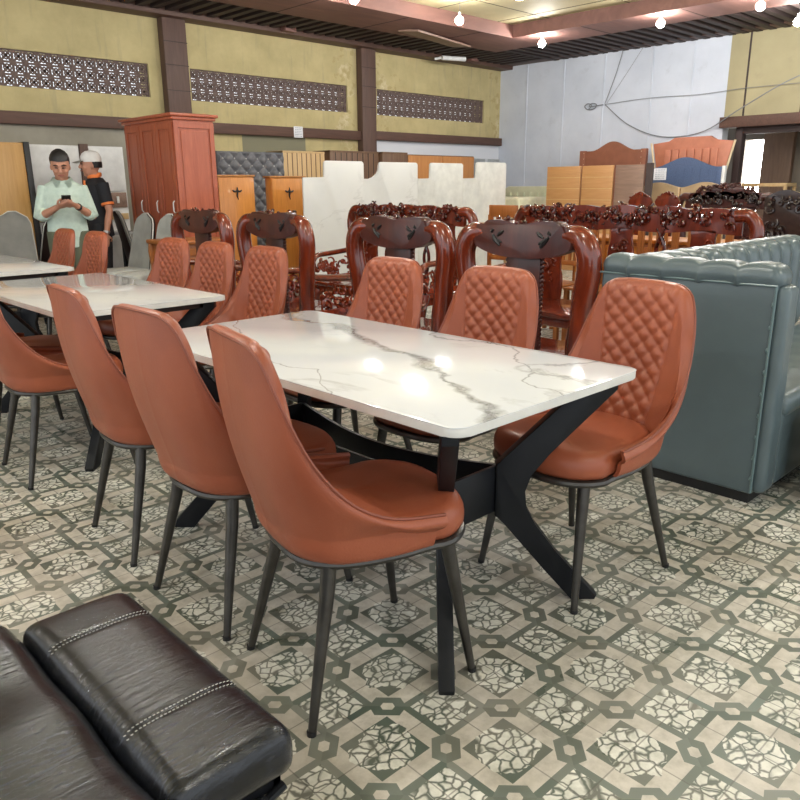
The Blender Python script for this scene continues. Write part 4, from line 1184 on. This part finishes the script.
def person(loc, head, torso_w, arms, label, H=1.62, shirt='shirt', sleeve=1.0, pants='trousers', face=0, tilt=0, hairfn=None):
    """faces local +x; arms = [(shoulder, elbow, wrist, fingertip direction)] left (+y) then right (-y)"""
    t = empty('person', loc, head, label, 'person')
    k_ = H/1.62
    def S(p): return Vector(p)*k_
    def body(mb, g, part):
        sec = [(.86,.0,.150,.105),(.92,.0,.155,.112),(.98,.005,.148,.112),(1.05,.01,.150,.112),(1.13,.008,.165,.116),(1.22,.0,.178,.112),(1.285,-.008,.168,.095),(1.325,-.012,.12,.072),(1.355,-.012,.065,.055)]
        rows = []
        for z, x, a, b in sec:
            rows.append([S((x+(b+g)*cos(q*pi/14), (a*torso_w+g)*sin(q*pi/14), z)) for q in range(28)])
        mb.rings(rows)
    def legs(mb, g):
        for s in (-1, 1):
            mb.tube([S((0,s*.085,.90)),S((.01,s*.09,.70)),S((.012,s*.095,.46)),S((-.005,s*.10,.26)),S((-.01,s*.10,.08))], [.088+g,.078+g,.056+g,.048+g,.036+g], 14)
        mb.ball(S((0,0,.88)), .12+g, 2, (.9,1.25,.7))
    def hand(mb, wr, d, pn):
        """palm, four unequal curled fingers and a thumb; d = direction of hand, pn = palm normal"""
        d = Vector(d).normalized(); pn = Vector(pn).normalized(); sd = d.cross(pn).normalized(); pn = sd.cross(d).normalized()
        wr = Vector(wr)
        mb.tube([wr-d*.01, wr+d*.03, wr+d*.085], [(.026,.016),(.038,.015),(.040,.013)], 12, up=pn)
        for q in range(4):
            L = (.062,.072,.068,.052)[q]; b = wr+d*.078+sd*(.030-.020*q)
            p1 = b+d*L*.45+pn*.004; p2 = p1+(d*.75+pn*.65).normalized()*L*.35; p3 = p2+(d*.25+pn).normalized()*L*.28
            mb.tube([b, p1, p2, p3], [.0095,.009,.0082,.0065], 8)
        b = wr+d*.025+sd*.036
        mb.tube([b, b+(sd*.7+d*.5+pn*.3).normalized()*.035, b+(sd*.45+d*.9+pn*.6).normalized()*.062], [.0125,.0105,.008], 8)
    # ---- body
    mb = MB(); body(mb, -.004, 0); legs(mb, -.004)
    for (sh, el, wt, d, pn) in arms:
        mb.tube([S(sh), S(sh).lerp(S(el), .5), S(el), S(el).lerp(S(wt), .35), S(wt)], [.048,.044,.036,.037,.024], 12)
        hand(mb, S(wt), d, pn)
    for s in (-1, 1):
        mb.tube([S((-.05,s*.10,.04)), S((.03,s*.105,.04)), S((.13,s*.115,.03))], [.038,.036,.028], 10)
    neck0, neck1 = S((-.012,0,1.33)), S((.012,0,1.43))
    mb.tube([neck0, neck1, neck1+Vector((0,0,.03))], [.058,.052,.052], 14)
    hm = Matrix.Translation(S((.02,0,1.41))) @ Matrix.Rotation(face, 4, 'Z') @ Matrix.Rotation(tilt, 4, 'Y')
    hb = MB()
    secs = [(-.045,.030,.020,.016),(-.030,.022,.045,.038),(-.005,.012,.058,.066),(.030,.004,.066,.082),(.065,.0,.072,.090),(.100,-.004,.076,.094),(.135,-.008,.074,.092),(.165,-.012,.062,.078),(.185,-.014,.040,.052),(.194,-.014,.012,.016)]
    hb.rings([[Vector((x+b*cos(q*pi/12), a*sin(q*pi/12), z)) for q in range(24)] for z, x, a, b in secs])
    hb.tube([(.088,0,.092),(.100,0,.070),(.112,0,.048),(.098,0,.036)], [.009,.011,.015,.009], 8)       # nose
    hb.ball((.106,.013,.042), .009, 1).ball((.106,-.013,.042), .009, 1)
    hb.ball((.055,0,-.028), .024, 2, (1,.9,.7))                                                          # chin
    for s in (-1, 1):
        hb.ball((-.006, s*.077, .055), .020, 2, (.8,.45,1.4))                                            # ear
        hb.tube([(.082,s*.050,.098),(.094,s*.030,.104),(.096,s*.012,.099)], [.006,.008,.006], 6)         # brow ridge
        hb.ball((.062,s*.042,.045), .026, 2, (.9,.8,1))                                                  # cheek
    hb.xform(hm)
    tm = bpy.data.meshes.new('h'); hb.bm.to_mesh(tm); hb.bm.free(); mb.bm.from_mesh(tm)
    bd = fuse(mb, 'body', 'skin', t, .0065, 3)
    def hp(p): return hm @ Vector(p)
    for s in (-1, 1):
        mb = MB(); mb.tube([hp((.083,s*.046,.079)), hp((.093,s*.031,.082)), hp((.090,s*.017,.078))], [.003,.006,.003], 6); mb.build('eye', 'hair', t)
        mb = MB(); mb.tube([hp((.082,s*.054,.098)), hp((.098,s*.034,.108)), hp((.100,s*.014,.102))], [.003,.0055,.003], 6); mb.build('eyebrow', 'hair', t)
    mb = MB(); mb.tube([hp((.088,.026,.012)), hp((.099,0,.015)), hp((.088,-.026,.012))], [.003,.0065,.003], 6); mb.build('mouth', mat_lip, t)
    # ---- clothes
    mb = MB(); legs(mb, .012); fuse(mb, 'trousers', pants, t, .009, 3)
    mb = MB(); body(mb, .013, 1); mb.tube([S((-.012,0,.765)), S((-.0,0,.90))], [(.17*k_,.125*k_),(.165*k_,.12*k_)], 20, up=(1,0,0))
    for (sh, el, wt, d, pn) in arms:
        A, B, C = S(sh), S(el), S(wt)
        if sleeve > .8: mb.tube([A+(A-B)*.05, A.lerp(B,.5), B, B.lerp(C,.12), B.lerp(C,.32)], [.056,.056,.052,.053,.050], 14)
        else: mb.tube([A+(A-B)*.05, A.lerp(B,.4), A.lerp(B,.74)], [.066,.062,.060], 14)
    fuse(mb, 'shirt' if sleeve > .8 else 'polo_shirt', shirt, t, .0085, 3)
    return t, hm, S, hp
mat_lip = simple('lip', (.33,.10,.08), .5)
# man in the sage shirt looking at his phone
A1 = [((-.01,.155,1.285),(.05,.225,1.03),(.275,.085,1.135),(.45,-.85,.25),(-.5,0,.85)),
      ((-.01,-.155,1.285),(.05,-.225,1.03),(.275,-.065,1.125),(.45,.85,.25),(-.5,0,.85))]
p1, hm, S, hp = person((2.71, 7.16, 0), FACE_CAM+.42, 1.05, A1, 'man in a sage shirt standing and looking down at his phone', 1.60, 'shirt', 1, 'trousers', -.05, .33)
mb = MB(); rows = []
for z, a, b, x in ((.075,.0805,.096,-.022),(.105,.083,.100,-.016),(.135,.084,.103,-.011),(.165,.074,.094,-.012),(.190,.056,.072,-.012),(.208,.030,.042,-.012),(.213,.008,.01,-.012)):
    rows.append([hp((x+b*cos(q*pi/12)*(1 if cos(q*pi/12) < 0 or z > .125 else .35), a*sin(q*pi/12), z)) for q in range(24)])
mb.rings(rows); mb.build('hair', 'hair', p1, 60)
mb = MB()
for s in (-1, 1):
    mb.prism([(0,0),(.075,.0),(.055,-.05)], 1, -.003, .003); 
mb.bm.free()
for s in (-1, 1):
    mb = MB(); mb.grid([[S((-.06,s*.03,1.385)), S((-.02,s*.075,1.385)), S((.045,s*.055,1.365)), S((.075,s*.015,1.335))], [S((-.07,s*.045,1.355)), S((-.02,s*.10,1.345)), S((.06,s*.085,1.315)), S((.105,s*.05,1.285))]])
    bmesh.ops.solidify(mb.bm, geom=mb.bm.faces[:], thickness=.006); mb.build('collar', 'shirt', p1, 60)
mb = MB()
for q in range(7): mb.ball(S((.122-.004*abs(q-3), 0, 1.24-.065*q)), .007, 1, (.5,1,1))
mb.build('buttons', 'white', p1)
for s, yy in ((1,.135),(-1,-.115)):
    pass
mb = MB(); mb.tube([S((.235,.11,1.117)), S((.252,.10,1.125))], [.031,.031], 14); mb.build('wristwatch', 'blackplastic', p1)
for s in (-1, 1):
    mb = MB(); mb.tube([S((-.06,s*.10,.03)),S((.04,s*.105,.035)),S((.15,s*.117,.025))], [.045,.045,.034], 10); mb.build('shoe', 'hair', p1)
ph = empty('mobile_phone', p1.matrix_basis @ S((.325,.01,1.185)), 0, 'dark mobile phone held in both hands of the man in sage shirt', 'phone')
rot = Matrix.Rotation(FACE_CAM+.42, 4, 'Z') @ Matrix.Rotation(-.55, 4, 'Y')
o = MB().box(-.075,.075,-.038,.038,-.005,.005,.004).xform(rot).build('phone_body', 'blackplastic', ph)
MB().box(-.069,.069,-.035,.035,.005,.0062).xform(rot).build('screen', 'glassphone', ph)
# man in black polo and white cap
A2 = [((-.01,.175,1.285),(-.03,.235,1.03),(.03,.245,.80),(.15,0,-1),(0,-1,0)),
      ((-.01,-.175,1.285),(.0,-.235,1.03),(.10,-.22,.82),(.2,0,-1),(0,1,0))]
h2 = pi-.65
h2 = math.atan2(*( (-RIGHT*.75-FORW*.66).yx ))
p2, hm, S, hp = person((3.37, 8.03, 0), h2, 1.0, A2, 'man in black polo shirt and white cap standing beside the wardrobe', 1.64, 'polo', .5, 'jeans', -.25, .02)
mb = MB(); rows = []
for z, a, b, x in ((.098,.081,.100,-.012),(.125,.085,.103,-.010),(.155,.082,.100,-.010),(.185,.066,.082,-.012),(.205,.040,.052,-.012),(.212,.01,.014,-.012)):
    rows.append([hp((x+b*cos(q*pi/12), a*sin(q*pi/12), z)) for q in range(24)])
mb.rings(rows)
cp = mb.build('cap', 'cap', p2, 60)
mb = MB(); br = []
for q in range(5):
    br.append([hp((.070+.105*sqrt(max(0.02, 1-((b-4)/4.6)**2))*q/4, (-.066+.0165*b), .118-.022*(q/4)**1.5-.010*((b-4)/4)**2)) for b in range(9)])
mb.grid(br); bmesh.ops.solidify(mb.bm, geom=mb.bm.faces[:], thickness=.006); mb.build('brim', 'taupe_leather', cp, 60, label='grey-edged brim')
mb = MB(); rows = []
for z, a, b, x in ((.04,.074,.088,-.022),(.07,.079,.094,-.020),(.10,.0805,.097,-.016)):
    rows.append([hp((x+b*cos(q*pi/12)*(1 if cos(q*pi/12) < .1 else .2), a*sin(q*pi/12), z)) for q in range(24)])
mb.rings(rows); mb.build('hair', 'hair', p2, 60)
mb = MB(); mb.tube([S((.062*cos(a)-.005, .068*sin(a), 1.375+(-.012 if cos(a) > 0 else .01))) for a in [q*pi/8 for q in range(16)]], [(.010,.022)]*16, 8, up=(0,0,1), closed=True)
mb.box(.098,.116,-.015,.015,1.24,1.345,.004); mb.build('collar', 'orange', p2, label='orange collar and placket')
for (sh, el, wt, d, pn) in A2:
    A, B = S(sh), S(el); mb = MB(); mb.tube([A.lerp(B,.70), A.lerp(B,.79)], [.064,.0635], 16); mb.build('cuff', 'orange', p2, label='orange sleeve cuff')
mb = MB(); c = S((.122,.075,1.225))
mb.tube([c+Vector((-.002,.026*cos(q*pi/6),.026*sin(q*pi/6))) for q in range(12)], .004, 6, closed=True).ball(c, .015, 1, (.4,1,1)); mb.build('chest_emblem', 'white', p2, label='round white emblem')
mb = MB(); mb.tube([S((.022,.2455,.835)), S((.028,.245,.812))], [.033,.033], 14); mb.build('wristwatch', 'steel', p2)
for s in (-1, 1):
    mb = MB(); mb.tube([S((-.06,s*.10,.03)),S((.04,s*.105,.035)),S((.15,s*.117,.025))], [.045,.045,.034], 10); mb.build('shoe', 'white', p2)
ph = empty('mobile_phone', p2.matrix_basis @ S((.06,.24,.70)), 0, 'dark phone hanging in the hand of the man in black polo', 'phone')
MB().box(-.005,.005,-.036,.036,-.07,.07,.004).xform(Matrix.Rotation(h2+.3, 4, 'Z')).build('phone_body', 'blackplastic', ph)
